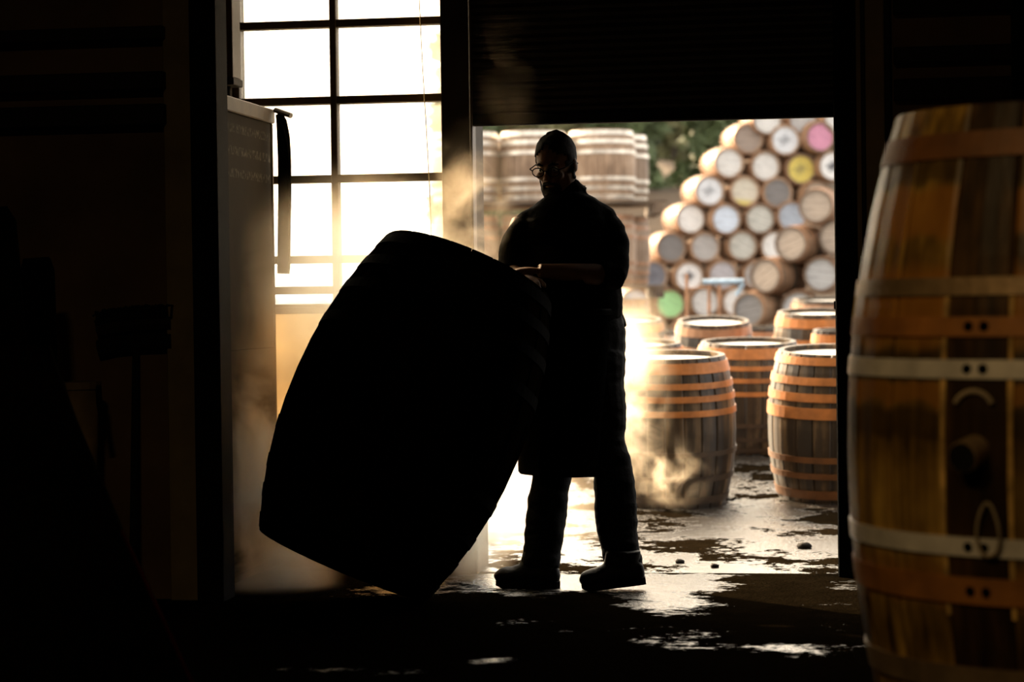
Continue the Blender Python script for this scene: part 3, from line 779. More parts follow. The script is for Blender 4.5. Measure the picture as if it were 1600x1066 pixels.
# ================================================================== ROLLED CASK
BL, BRh, BRb = 1.25, 0.345, 0.46
p_low = on_ground(650, 937)
lean = R_(23.5); dep = R_(-13)
ax = (UP * cos(lean) + RH * sin(lean)); ax = (ax * cos(dep) - FH * sin(dep)).normalized()
hor = Vector((ax.x, ax.y, 0)).normalized()                # the chime touches the floor on the side it leans to
sl = sqrt(1 - ax.z ** 2)
base_c = p_low - hor * (BRh * ax.z) + UP * (BRh * sl)
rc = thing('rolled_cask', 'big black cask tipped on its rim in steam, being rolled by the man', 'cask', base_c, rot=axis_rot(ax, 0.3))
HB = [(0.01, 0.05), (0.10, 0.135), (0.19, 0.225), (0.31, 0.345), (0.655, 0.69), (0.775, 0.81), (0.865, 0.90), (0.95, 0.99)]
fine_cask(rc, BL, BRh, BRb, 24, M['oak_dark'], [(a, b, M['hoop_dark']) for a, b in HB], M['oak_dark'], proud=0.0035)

# ================================================================== YARD CASKS STANDING ON END
def tilt_rot(deg, spin=0.0):
    return axis_rot(UP * cos(R_(deg)) - FH * sin(R_(deg)), spin)
def front_cask(px, base_py, top_py, rb_px, label, hoops, headm, tilt=4.0, spin=0.0):
    t = EYE * F_PX / (base_py - HORIZON)
    p = on_yard(px, t); Rb = rb_px * t / F_PX; Rh = Rb * 0.835
    p = p + FH * Rh; p.z = yard_z(p.y)
    H = (EYE - (top_py - HORIZON) * (t + Rh) / F_PX) - p.z
    root = thing('yard_cask', label, 'cask', p, 'casks standing on end in the yard', tilt_rot(tilt, spin))
    fine_cask(root, H, Rh, Rb, 22, M['oak_yard'], [(a, b, m) for a, b, m in hoops], headm, rows=9, seg=48, both=False)
    return root
ru, rd = M['rust'], M['hoop_brown']
front_cask(1052, 799, 556, 104, 'grey brown cask with four orange hoops at front left, half in steam',
    [(0.90, 0.97, ru), (0.80, 0.84, ru), (0.715, 0.755, ru), (0.62, 0.66, ru), (0.35, 0.385, rd), (0.18, 0.22, rd), (0.03, 0.08, rd)], M['head_white'])
front_cask(1310, 797, 551, 103, 'pale topped cask with orange hoops beside the black shutter guide, at front right',
    [(0.93, 0.98, ru), (0.80, 0.85, ru), (0.69, 0.745, ru), (0.575, 0.65, ru), (0.28, 0.32, M['rust_dull']), (0.17, 0.21, M['rust_dull']), (0.03, 0.09, M['rust_dull'])], M['head_white'], 5.0)
front_cask(1176, 752, 537, 90, 'brown cask with a wide orange top hoop between the two front casks',
    [(0.87, 0.965, ru), (0.77, 0.81, ru), (0.66, 0.70, ru), (0.54, 0.58, ru), (0.25, 0.29, rd), (0.12, 0.16, rd), (0.02, 0.06, rd)], M['head_white'])
front_cask(996, 752, 537, 86, 'steam-veiled cask with a rust top hoop behind the front left cask',
    [(0.87, 0.965, ru), (0.77, 0.81, ru), (0.66, 0.70, ru), (0.54, 0.58, ru), (0.25, 0.29, rd), (0.02, 0.06, rd)], M['head_white'])
# smaller ones further back
STD = ((0.88, 0.96), (0.72, 0.78), (0.60, 0.65), (0.35, 0.40), (0.22, 0.28), (0.04, 0.12))
def back_cask(key, px, top_py, rb_px, t, label, headm, tilt, hoopm=None, wood=None):
    p = on_yard(px, t); Rb = rb_px * t / F_PX; Rh = Rb * 0.87
    H = EYE - (top_py - HORIZON) * t / F_PX - p.z
    return simple_cask(key, (H, Rh, Rb), STD, wood or M['oak_yard'], hoopm or M['rust_far'], headm, label, 'casks standing on end in the yard', p, tilt_rot(tilt), name='yard_cask', ends=False)
back_cask('b1', 1113, 503, 64, 17.5, 'white topped rusty cask in the second line, right of the green-ended cask', M['head_white'], 8)
back_cask('b2', 1275, 492, 70, 17.0, 'broad orange brown cask in the second line at the right, under the pile', M['head_white'], 5, M['rust'])
back_cask('b3', 1188, 516, 40, 18.2, 'small olive cask between the white topped cask and the broad one', M['oak_yard'], 3)
back_cask('b4', 1043, 520, 26, 20.0, 'small bright topped cask beside the steam, behind the front left cask', M['head_white'], 5, M['hoop_bright'])
back_cask('b5', 990, 500, 50, 19.2, 'pinkish hooped cask at the steam edge beside the man', M['head_white'], 6, M['rust'])
back_cask('b6', 1306, 521, 42, 15.8, 'orange rimmed cask peeping over the front right cask by the shutter guide', M['head_white'], 3, M['rust'])
back_cask('b7', 1292, 473, 62, 21.5, 'far pinkish rimmed cask above the broad orange brown one', M['head_white'], 4)

# ================================================================== CASKS STACKED ON PALLETS, LEFT
TS = 25.0; SS = F_PX / TS
def pallet(p, label):
    t = thing('pallet', label, 'pallet', p, 'pallets under the stacked casks', Quaternion((0, 0, 1), PSI))
    for k in range(6):
        link('plank', bpy.data.meshes.get('pallet_plank') or mesh_of(boxm(-1.15, 1.15, -0.05, 0.05, 0, 0.025), 'pallet_plank'), M['pallet'], t, (0, -0.44 + 0.28 * k, 0.115))
    for k in range(3):
        link('bearer', bpy.data.meshes.get('pallet_bearer') or mesh_of(boxm(-0.05, 0.05, -0.5, 1.1, 0, 0.115), 'pallet_bearer'), M['pallet'], t, (-1.05 + 1.05 * k, 0, 0))
    return t
pal_p = on_yard(862, TS)
top_z = EYE + (HORIZON - 205) / F_PX * (TS - 0.3)
H_T = (top_z - pal_p.z - 0.14 * 3) / 3
DST = (H_T, 0.335, 0.375)
STK = ((0.92, 0.985), (0.80, 0.86), (0.66, 0.71), (0.29, 0.34), (0.16, 0.21), (0.03, 0.09))
tier_nm = ('bottom', 'middle', 'top')
# three tiers: in the top and middle ones the photo shows front and back casks
for k in range(3):
    z = pal_p.z + k * (H_T + 0.14)
    for sgn, nm in ((0, 'right-hand'), (1, 'left-hand')):
        q = pal_p + RH * (-0.05 - 2.42 * sgn); q = q + RH * 0.15; q.z = z
        if sgn == 1: continue
        pallet(q, 'wide wooden pallet under the %s tier of upright casks, behind the man' % tier_nm[k])
    for row, cxs, dd in ((0, (731, 837, 943), 0.0), (1, (760, 866, 970), 0.745)):
        for i, cx in enumerate(cxs):
            if k == 0 and row == 1 and i < 2: continue
            if row == 1 and i < 2 and k == 1: continue
            p = C + FH * (TS + dd - 0.1) + RH * ((cx - 800) / F_PX * (TS - 0.1))
            p.z = z + 0.14
            pos = ('by the brick pier', 'left of the man', 'right of the man')[i] if row == 0 else ('back left', 'back middle', 'back right')[i]
            lab = 'upright cask with bright hoops, %s tier of the pallet stack, %s' % (tier_nm[k], pos.replace('brick ', 'dark '))
            simple_cask('stk', DST, STK, M['oak_far'], M['hoop_bright'] if k == 2 else M['rust_far'], M['head_white'], lab, 'upright casks stacked on pallets', p, Quaternion((0, 0, 1), random.uniform(0, 6)), name='stacked_cask', ends=False)

# ================================================================== PYRAMID OF CASKS LYING DOWN
TP = 36.5; SP = F_PX / TP
hc = {}
def hcol(k):
    if k in hc: return hc[k]
    spec = {
        'white': ((0.84, 0.82, 0.78), 0), 'grey': ((0.46, 0.44, 0.42), 0), 'pale': ((0.68, 0.66, 0.62), 0), 'cream': ((0.62, 0.57, 0.48), 0),
        'brown': ((0.34, 0.27, 0.22), 0), 'pink': ((0.62, 0.27, 0.38), 0), 'yellow': ((0.72, 0.58, 0.14), 0.5), 'dark': ((0.21, 0.195, 0.185), 0),
        'slate': ((0.19, 0.19, 0.215), 0.4), 'blue': ((0.62, 0.70, 0.80), 0), 'bluegrey': ((0.40, 0.44, 0.50), 0), 'ink': ((0.85, 0.83, 0.80), 0.95), 'smudge': ((0.72, 0.74, 0.76), 0.55),
        'green': ((0.48, 0.86, 0.40), 0), 'lilac': ((0.50, 0.48, 0.50), 0), 'creamy': ((0.62, 0.57, 0.46), 0), 'streak': ((0.55, 0.54, 0.48), 0), 'tan': ((0.44, 0.35, 0.27), 0)}[k]
    hc[k] = m_head('cask end ' + k, spec[0], spec[1], low=(0.6, 0.48, 0.08) if k == 'creamy' else None, streak=0.75 if k == 'streak' else 0.3)
    return hc[k]
DPY = (0.88, 0.241, 0.267)
HPY = ((0.90, 0.985), (0.74, 0.79), (0.21, 0.26), (0.015, 0.10))
PYR = [
 (1203, 187, 'pale', 'pale ended cask at the top of the pyramid, cut by the shutter, left one'),
 (1260, 187, 'grey', 'grey ended cask at the top of the pyramid, cut by the shutter, middle one'),
 (1313, 187, 'pale', 'pale ended cask at the top of the pyramid, against the shutter guide'),
 (1174, 216, 'brown', 'brown ended cask at the upper left edge of the pyramid'),
 (1231, 219, 'smudge', 'white ended cask with a dark smudge, left of the pink one'),
 (1284, 215, 'pink', 'pink ended cask near the pyramid top'),
 (1142, 255, 'pale', 'pale grey ended cask on the left edge, third row from the top'),
 (1200, 260, 'pale', 'light grey ended cask left of the yellow one'),
 (1256, 264, 'yellow', 'yellow ended cask under the pink one'),
 (1304, 260, 'ink', 'white ended cask with a black mark, half behind the shutter guide beside the yellow one'),
 (1111, 299, 'smudge', 'white ended cask with a grey stencil blot on the left edge, fourth row'),
 (1167, 299, 'creamy', 'cream ended cask with a yellow lower rim, under the light grey one'),
 (1218, 301, 'dark', 'dark grey ended cask under the yellow one'),
 (1279, 308, 'tan', 'cask mostly hidden behind the big topmost hogshead'),
 (1082, 342, 'white', 'plain white ended cask on the left edge, fifth row'),
 (1136, 343, 'blue', 'pale blue white ended cask in the fifth row'),
 (1190, 342, 'streak', 'white ended cask with greenish streaks, fifth row'),
 (1240, 338, 'bluegrey', 'bluish ended cask half hidden left of the topmost hogshead'),
 (1051, 387, 'dark', 'dark grey ended cask on the left edge, sixth row'),
 (1104, 386, 'grey', 'mid grey ended cask, second in the sixth row'),
 (1162, 384, 'streak', 'striped grey ended cask, third in the sixth row'),
 (1214, 384, 'white', 'white ended cask half hidden behind a hogshead, sixth row'),
 (1022, 431, 'slate', 'slate coloured cask end on the left edge, seventh row'),
 (1078, 432, 'ink', 'bright white cask end with a black ink blot'),
 (1131, 430, 'lilac', 'lilac grey ended cask behind the blue rail'),
 (1186, 430, 'grey', 'cask hidden behind the wide tan hogshead, seventh row'),
 (994, 474, 'bluegrey', 'blue grey cask end beside the man, eighth row'),
 (1049, 475, 'green', 'light green cask end low in the pyramid'),
 (1102, 472, 'pale', 'grey cask end behind the rail posts, eighth row'),
 (1152, 472, 'white', 'white cask end partly behind the dark ended hogshead'),
 (1022, 518, 'brown', 'cask in the bottom row, left below the green end'),
 (1077, 518, 'dark', 'cask in the bottom row, right below the green end'),
 (1130, 516, 'dark', 'cask in the bottom row under the rail, mostly hidden'),
 (966, 518, 'brown', 'cask in the bottom row behind the man, end of the row'),
]
for px, py, ck, lab in PYR:
    axd = (-FH * cos(R_(9)) + RH * sin(R_(9)) - UP * 0.015 + RH * random.uniform(-.03, .03)).normalized()
    hp = C + FH * (TP + random.uniform(-0.12, 0.12)) + RH * ((px - 800) / F_PX * TP) + UP * ((HORIZON + (px - 800) * -ROLL * 1 - py) / SP)
    # centre of the painted end -> base of the cask at its far end
    simple_cask('pyr', DPY, HPY, M['oak_far'], M['rust_far'], hcol(ck), lab, 'painted casks of the pyramid', hp - axd * DPY[0], axis_rot(axd), name='pyramid_cask')
# larger brown hogsheads rolled up against it, seen a little from their left
TB = 33.4; SB = F_PX / TB
DBG = (1.0, 0.25, 0.28)
HBG = ((0.92, 0.99), (0.76, 0.81), (0.62, 0.66), (0.34, 0.38), (0.19, 0.24), (0.01, 0.08))
BIG = [
 (1277, 322, 'tan', 16, 'big brown hogshead topmost against the pyramid, beside the shutter guide'),
 (1237, 381, 'tan', 28, 'big brown hogshead in the second tier, under the topmost one'),
 (1306, 371, 'tan', 26, 'big brown hogshead cut by the shutter guide, second tier'),
 (1196, 431, 'tan', 33, 'big tan ended hogshead with a long side showing, third tier'),
 (1284, 429, 'grey', 14, 'big grey ended hogshead beside the shutter guide, third tier'),
 (1170, 484, 'dark', 30, 'dark ended hogshead low in front, above the white topped cask'),
 (1248, 482, 'grey', 12, 'grey ended hogshead low at the right, its lower half hidden'),
 (1212, 530, 'dark', 20, 'hogshead of the bottom tier, hidden behind the standing casks, left one'),
 (1276, 530, 'dark', 16, 'hogshead of the bottom tier, hidden behind the standing casks, right one'),
]
for px, py, ck, yaw, lab in BIG:
    axd = (-FH * cos(R_(yaw)) - RH * sin(R_(yaw))).normalized()
    hp = C + FH * TB + RH * ((px - 800) / F_PX * TB) + UP * ((HORIZON - (px - 800) * ROLL - py) / SB)
    simple_cask('big', DBG, HBG, M['oak_big'], M['rust_far'], hcol(ck), lab, 'brown hogsheads piled before the pyramid', hp - axd * DBG[0], axis_rot(axd), name='hogshead')

# blue rail on posts in front of the pyramid
tr_ = 22.5
rl = thing('post_rail', 'pale blue steel rail on thin posts in front of the pyramid', 'railing', on_yard(1125, tr_))
def R3(px, py): return at(px, py, tr_) - Vector(rl.location)
bm = bmesh.new(); tube(bm, [R3(1098, 441), R3(1162, 440)], 0.030, 8); obj('top_rail', bm, M['blue_steel'], rl)
for px in (1073, 1108, 1124):
    q = on_yard(px, tr_) - Vector(rl.location)
    bm = bmesh.new(); tube(bm, [q, R3(px, 437 if px != 1073 else 428)], 0.017, 8); obj('post', bm, M['rust_far'], rl)
bm = bmesh.new(); tube(bm, [R3(1162, 442), R3(1150, 462)], 0.022, 8); obj('brace', bm, M['blue_steel'], rl)
bm = bmesh.new(); tube(bm, [R3(1073, 452), R3(1108, 449)], 0.012, 8); obj('cross_tie', bm, M['rust_far'], rl)

# pebbles on the wet yard
for px, py, r, lab in ((1062, 880, 0.022, 'small dark pebble on the wet yard, left of the other dark pebble'), (1117, 887, 0.02, 'small dark pebble on the wet yard, in front of the middle cask'),
                       (1257, 857, 0.034, 'flat larger pebble on the wet yard toward the shutter guide')):
    p = on_ground(px, py); bm = bmesh.new(); bmesh.ops.create_icosphere(bm, subdivisions=2, radius=1)
    for v in bm.verts:
        v.co *= 1 + 0.3 * noise.noise(v.co * 1.4 + Vector((px, 0, 0))); v.co = Vector((v.co.x * r, v.co.y * r, v.co.z * r * 0.55))
    tag(obj('pebble', bm, M['stone'], None, p + UP * r * 0.3, True), lab, 'stone', 'pebbles on the wet yard')

# ================================================================== TREES ON THE BANK
def tree(px, t, h, wd, m, label, n=1500):
    p = C + FH * t + RH * ((px - 800) / F_PX * t); p.z = 1.6
    tr = thing('bank_tree', label, 'tree', p, 'trees on the bank behind the casks')
    bm = bmesh.new(); tube(bm, [(0, 0, -1.4), (0.08, 0, h * 0.4), (0, 0.05, h * 0.85)], [0.16, 0.11, 0.04], 8); obj('trunk', bm, M['bark'], tr)
    bm = bmesh.new(); rnd = random.Random(int(px))
    cl = [(Vector((rnd.uniform(-1, 1) * wd * .6, rnd.uniform(-1, 1) * wd * .5, h * (q_ + 0.5) / 24 * 0.95)), rnd.uniform(0.36, 0.55) * wd) for q_ in range(24)]
    for _ in range(n):
        c, r = rnd.choice(cl)
        d = Vector((rnd.gauss(0, 1), rnd.gauss(0, 1), rnd.gauss(0, 1))).normalized()
        q = c + d * r * rnd.uniform(0.55, 1.0)
        u = Vector((rnd.gauss(0, 1), rnd.gauss(0, 1), rnd.gauss(0, 1))).normalized(); v = u.orthogonal().normalized() * 0.2; u = u * 0.32
        bm.faces.new([bm.verts.new(q - u), bm.verts.new(q + v), bm.verts.new(q + u), bm.verts.new(q - v)])
    me = bpy.data.meshes.new('crown'); bm.to_mesh(me); bm.free(); link('crown', me, m, tr)
TREES = [(740, 50, 'a', 'dark green tree at the left end of the bank, over the pallet stack'), (865, 50, 'b', 'olive tree behind the head of the man'),
 (990, 50, 'a', 'dark green tree at the right end of the pallet stack'), (1115, 50, 'a', 'dark green tree touching the left slope of the pyramid'),
 (1240, 50, 'b', 'olive tree straight behind the pyramid top'), (800, 58, 'b', 'taller olive tree between the pier and the man, behind the stack'),
 (925, 58, 'a', 'taller dark tree over the right half of the pallet stack'), (1052, 58, 'b', 'taller olive tree in the open gap left of the pyramid'),
 (1178, 58, 'a', 'taller dark tree behind the upper left of the pyramid'), (1303, 58, 'a', 'taller dark tree behind the shutter guide')]
for px, t, k, lab in TREES: tree(px, t, 5.4 if t == 50 else 6.4, 0.88 if t == 50 else 1.02, M['leaf_' + k], lab, 3200)


# ================================================================== THE MAN
T0 = 9.2
PXM = T0 / F_PX
man_p = on_ground(890, 921)
man = thing('person', 'bearded man in glasses, dark jumper and long black apron, tipping a big cask', 'person', man_p)
O = Vector(man.location)
def W(px, py, dt=0.0): return at(px, py, T0 + dt + 0.15 * max(0.0, min(1.0, (880 - py) / 330))) - O
def px_(v): return v * PXM
# head frame: turned to his right (the picture's left) and bowed
f0 = (-RH * sin(R_(27)) - FH * cos(R_(27))); nod = R_(20)
hf = (f0 * cos(nod) - UP * sin(nod)).normalized()
hs = hf.cross(UP).normalized(); hu = hs.cross(hf).normalized()      # hs = his right... side axis
HM = Matrix((hs, hf, hu)).transposed()                              # columns: side, forward, up
hc0 = W(869, 258, 0.0)
def hp_(s, f, u): return hc0 + hs * s + hf * f + hu * u

bm = bmesh.new()
# trunk and neck
tube(bm, [W(905, 590), W(900, 540), W(893, 480), W(887, 410), W(885, 350), W(884, 325), W(880, 312)],
     [(0.145, 0.12), (0.17, 0.14), (0.185, 0.15), (0.185, 0.14), (0.175, 0.12), (0.13, 0.09), (0.075, 0.075)], 18, ref=RH)
tube(bm, [W(884, 325, 0.01), W(880, 300, 0.01), W(874, 272, 0.0)], [0.072, 0.066, 0.064], 14)
# head
ball(bm, hp_(0, -0.008, 0.032), (0.076, 0.096, 0.098), HM, 20, 14)
ball(bm, hp_(0, 0.018, -0.045), (0.062, 0.074, 0.075), HM, 18, 12)
ball(bm, hp_(0, 0.035, -0.088), (0.042, 0.052, 0.034), HM, 14, 10)
tube(bm, [hp_(0, 0.082, 0.012), hp_(0, 0.100, -0.016), hp_(0, 0.106, -0.034)], [0.009, 0.013, 0.017], 10)
ball(bm, hp_(0, 0.082, 0.03), (0.05, 0.014, 0.012), HM, 14, 8)      # brow
for s in (-1, 1):
    ball(bm, hp_(s * 0.078, -0.012, -0.005), (0.010, 0.020, 0.032), HM, 10, 8)
    ball(bm, hp_(s * 0.040, 0.070, -0.022), (0.022, 0.016, 0.018), HM, 10, 8)
# arms: hers is the picture: left arm (picture right) bent across, right arm (picture left) to the rim
armR = [W(944, 346, 0.0), W(960, 388, -0.05), W(957, 430, -0.13), W(930, 429, -0.17), W(893, 427, -0.21), W(862, 424, -0.24), W(842, 423, -0.26)]
tube(bm, armR, [0.062, 0.054, 0.045, 0.044, 0.040, 0.031, 0.028], 14)
armL = [W(820, 350, 0.0), W(801, 390, -0.04), W(799, 424, -0.10), W(808, 432, -0.19), W(818, 434, -0.28)]
tube(bm, armL, [0.058, 0.050, 0.042, 0.036, 0.028], 14)
# legs
legR = [W(925, 570, -0.03), W(935, 640, -0.04), W(952, 720, -0.05), W(962, 800, -0.07), W(975, 885, -0.10)]
legL = [W(893, 570, 0.05), W(882, 650, 0.04), W(866, 728, 0.02), W(854, 800, 0.0), W(846, 885, -0.02)]
for lg in (legR, legL): tube(bm, lg, [0.09, 0.08, 0.06, 0.055, 0.045], 14)
# hands
def hand(bm, wrist, fwd, side, up, thumb_sign, bend=0.5):
    """fwd = wrist to knuckles, side = across the palm, up = back of the hand"""
    ball(bm, wrist + fwd * 0.052, (0.036, 0.058, 0.016), Matrix((side, fwd, up)).transposed(), 14, 10)
    for i, (o, ln) in enumerate(((-0.027, 0.068), (-0.009, 0.080), (0.009, 0.075), (0.026, 0.058))):
        k = wrist + fwd * 0.088 + side * o * 1.0
        ps = [k - fwd * 0.03]
        d = fwd.copy(); ps.append(k)
        ang = bend * 0.6
        for seg in (0.46, 0.31, 0.23):
            d = (fwd * cos(ang) - up * sin(ang)); ps.append(ps[-1] + d * ln * seg); ang += bend
        tube(bm, ps, [0.010, 0.0098, 0.009, 0.0082, 0.007], 8)
    b = wrist + fwd * 0.028 + side * thumb_sign * 0.028
    t1 = b + fwd * 0.028 + side * thumb_sign * 0.026 - up * 0.008
    t2 = t1 + fwd * 0.030 + side * thumb_sign * 0.006 - up * 0.012
    tube(bm, [b - fwd * 0.012, b, t1, t2, t2 + fwd * 0.014 - up * 0.006], [0.012, 0.0125, 0.011, 0.010, 0.007], 8)
hfw = (W(800, 424, -0.29) - armR[-1]).normalized(); hup = (UP - hfw * UP.dot(hfw)).normalized(); hsd = hfw.cross(hup)
hand(bm, armR[-1], hfw, hsd, hup, 1, 0.45)
gfw = (W(832, 440, -0.40) - armL[-1]).normalized(); gup = (UP - gfw * UP.dot(gfw)).normalized(); gsd = gfw.cross(gup)
hand(bm, armL[-1], gfw, gsd, gup, -1, 0.5)
body = remeshed('body', bm, 0.0055, M['skin'], man, 3)

# face details
for s in (-1, 1):
    bm = bmesh.new(); ball(bm, hp_(s * 0.031, 0.078, 0.006), 0.0115, None, 12, 8); obj('eye', bm, M['eye'], man, smooth=True)
    bm = bmesh.new(); ball(bm, hp_(s * 0.031, 0.0875, 0.005), (0.005, 0.0025, 0.005), HM, 10, 6); obj('pupil', bm, M['hair'], man, smooth=True)
    bm = bmesh.new(); tube(bm, [hp_(s * 0.012, 0.093, 0.026), hp_(s * 0.03, 0.092, 0.032), hp_(s * 0.05, 0.078, 0.026)], [0.004, 0.006, 0.003], 8); obj('eyebrow', bm, M['hair'], man, smooth=True)
bm = bmesh.new(); tube(bm, [hp_(-0.022, 0.083, -0.064), hp_(0, 0.091, -0.062), hp_(0.022, 0.083, -0.064)], [0.003, 0.007, 0.003], 8); obj('lips', bm, M['skin'], man, smooth=True)
# hair: a shell over the crown, back and sides
bm = bmesh.new(); ball(bm, (0, -0.012, 0.038), (0.083, 0.101, 0.099), None, 32, 24)
dead = [f for f in bm.faces if (lambda c: (c.y > 0.035 and c.z < 0.085 + 0.02 * cos(c.x * 60)) or c.z < -0.035 - c.y * 0.5 or (c.y > 0.0 and c.z < 0.0))(f.calc_center_median())]
bmesh.ops.delete(bm, geom=dead, context='FACES')
for v in bm.verts: v.co *= 1 + (0.03 + 0.05 * max(0, v.co.z - 0.10) / 0.04) * noise.noise(v.co * 45)
bmesh.ops.solidify(bm, geom=bm.faces[:], thickness=0.01)
bmesh.ops.transform(bm, matrix=Matrix.Translation(hc0) @ HM.to_4x4(), verts=bm.verts[:])
obj('hair', bm, M['hair'], man, smooth=True)
bm = bmesh.new()
ball(bm, hp_(0, 0.026, -0.088), (0.066, 0.070, 0.046), HM, 20, 14)
ball(bm, hp_(0, 0.034, -0.118), (0.054, 0.056, 0.040), HM, 20, 14)
for s in (-1, 1):
    tube(bm, [hp_(s * 0.072, -0.002, 0.0), hp_(s * 0.068, 0.008, -0.05), hp_(s * 0.048, 0.03, -0.09)], [0.010, 0.016, 0.022], 10)
    tube(bm, [hp_(0, 0.098, -0.048), hp_(s * 0.026, 0.088, -0.054), hp_(s * 0.036, 0.072, -0.08)], [0.006, 0.008, 0.01], 8)
remeshed('beard', bm, 0.005, M['hair'], man, 2, 0.004, 50)
# glasses
bm = bmesh.new()
for s in (-1, 1):
    c = hp_(s * 0.034, 0.106, 0.002); pts = []
    for k in range(17):
        a = 2 * pi * k / 16; pts.append(c + hs * (0.026 * cos(a)) + hu * (0.019 * sin(a)) - hf * (0.12 * 0.026 * abs(cos(a)) * (1 if cos(a) * s > 0 else 0)))
    tube(bm, pts, 0.0024, 8)
    tube(bm, [hp_(s * 0.060, 0.103, 0.010), hp_(s * 0.078, 0.085, 0.012), hp_(s * 0.084, 0.0, 0.010), hp_(s * 0.084, -0.03, -0.005)], 0.0024, 6)
tube(bm, [hp_(-0.009, 0.108, 0.006), hp_(0, 0.112, 0.009), hp_(0.009, 0.108, 0.006)], 0.0024, 6)
gl = obj('glasses', bm, M['steel_black'], man, smooth=True)
for s in (-1, 1):
    bm = bmesh.new(); ball(bm, hp_(s * 0.034, 0.106, 0.002), (0.0245, 0.0012, 0.0178), HM, 20, 8); obj('lens', bm, M['lens'], gl, smooth=True)

# jumper with sleeves to the elbow
bm = bmesh.new()
tube(bm, [W(896, 512), W(894, 500), W(890, 460), W(887, 410), W(886, 370), W(886, 345), W(886, 326), W(885, 312), W(884, 303)],
     [(0.205, 0.19), (0.212, 0.195), (0.214, 0.19), (0.212, 0.175), (0.205, 0.16), (0.19, 0.145), (0.158, 0.12), (0.122, 0.10), (0.080, 0.085)], 24, ref=RH)
tube(bm, [W(915, 330, 0.0), W(937, 347, 0.0), W(950, 366, -0.02), W(958, 388, -0.05), W(960, 415, -0.10), W(957, 430, -0.13), W(937, 430, -0.16)], [0.065, 0.077, 0.076, 0.070, 0.066, 0.064, 0.058], 16)
tube(bm, [W(852, 334, 0.0), W(832, 350, 0.0), W(818, 366, -0.02), W(806, 385, -0.04), W(801, 410, -0.07), W(802, 428, -0.12)], [0.058, 0.068, 0.068, 0.066, 0.064, 0.056], 16)
tube(bm, [W(890, 312, 0.02), W(884, 304, 0.01), W(879, 294, 0.02)], [(0.095, 0.09), (0.080, 0.078), (0.070, 0.07)], 16, ref=RH)
tube(bm, [W(950, 470, 0.03), W(965, 495, 0.03), W(974, 507, 0.03), W(979, 507, 0.03)], [(0.03, 0.05), (0.028, 0.06), (0.018, 0.06), (0.010, 0.05)], 10)     # turned out hem
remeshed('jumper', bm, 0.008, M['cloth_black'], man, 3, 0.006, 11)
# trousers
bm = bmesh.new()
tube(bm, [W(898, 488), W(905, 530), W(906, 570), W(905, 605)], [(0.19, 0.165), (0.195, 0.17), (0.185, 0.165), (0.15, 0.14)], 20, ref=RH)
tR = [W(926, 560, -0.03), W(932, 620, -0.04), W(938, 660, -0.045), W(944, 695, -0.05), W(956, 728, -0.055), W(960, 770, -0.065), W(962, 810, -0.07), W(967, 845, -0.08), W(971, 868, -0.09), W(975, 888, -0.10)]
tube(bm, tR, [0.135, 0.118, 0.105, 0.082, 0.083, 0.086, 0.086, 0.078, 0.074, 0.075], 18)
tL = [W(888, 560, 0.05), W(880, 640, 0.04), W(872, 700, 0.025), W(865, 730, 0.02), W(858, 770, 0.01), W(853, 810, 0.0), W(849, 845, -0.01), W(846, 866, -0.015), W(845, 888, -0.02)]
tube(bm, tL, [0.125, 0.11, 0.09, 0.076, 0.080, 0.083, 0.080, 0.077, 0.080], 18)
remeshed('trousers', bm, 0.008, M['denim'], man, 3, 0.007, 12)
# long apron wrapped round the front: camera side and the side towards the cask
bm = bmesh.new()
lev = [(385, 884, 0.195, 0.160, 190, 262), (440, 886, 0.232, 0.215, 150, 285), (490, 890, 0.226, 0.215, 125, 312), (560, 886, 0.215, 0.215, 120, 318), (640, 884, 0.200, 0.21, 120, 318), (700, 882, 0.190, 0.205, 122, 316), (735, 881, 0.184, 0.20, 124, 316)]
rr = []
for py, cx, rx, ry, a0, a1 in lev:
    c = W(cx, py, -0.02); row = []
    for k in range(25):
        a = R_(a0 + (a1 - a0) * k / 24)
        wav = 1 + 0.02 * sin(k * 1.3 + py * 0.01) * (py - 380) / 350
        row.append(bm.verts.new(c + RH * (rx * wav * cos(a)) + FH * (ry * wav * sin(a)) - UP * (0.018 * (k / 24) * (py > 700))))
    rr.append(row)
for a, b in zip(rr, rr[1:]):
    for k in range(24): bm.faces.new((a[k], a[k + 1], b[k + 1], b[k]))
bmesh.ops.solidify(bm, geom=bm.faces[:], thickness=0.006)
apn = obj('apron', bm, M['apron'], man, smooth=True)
bm = bmesh.new(); c = W(890, 488, -0.02)
tube(bm, [c + RH * (0.228 * cos(R_(a))) + FH * (0.219 * sin(R_(a))) for a in range(120, 316, 13)], [(0.006, 0.012)] * 16, 8); obj('apron_string', bm, M['apron'], apn, smooth=True)
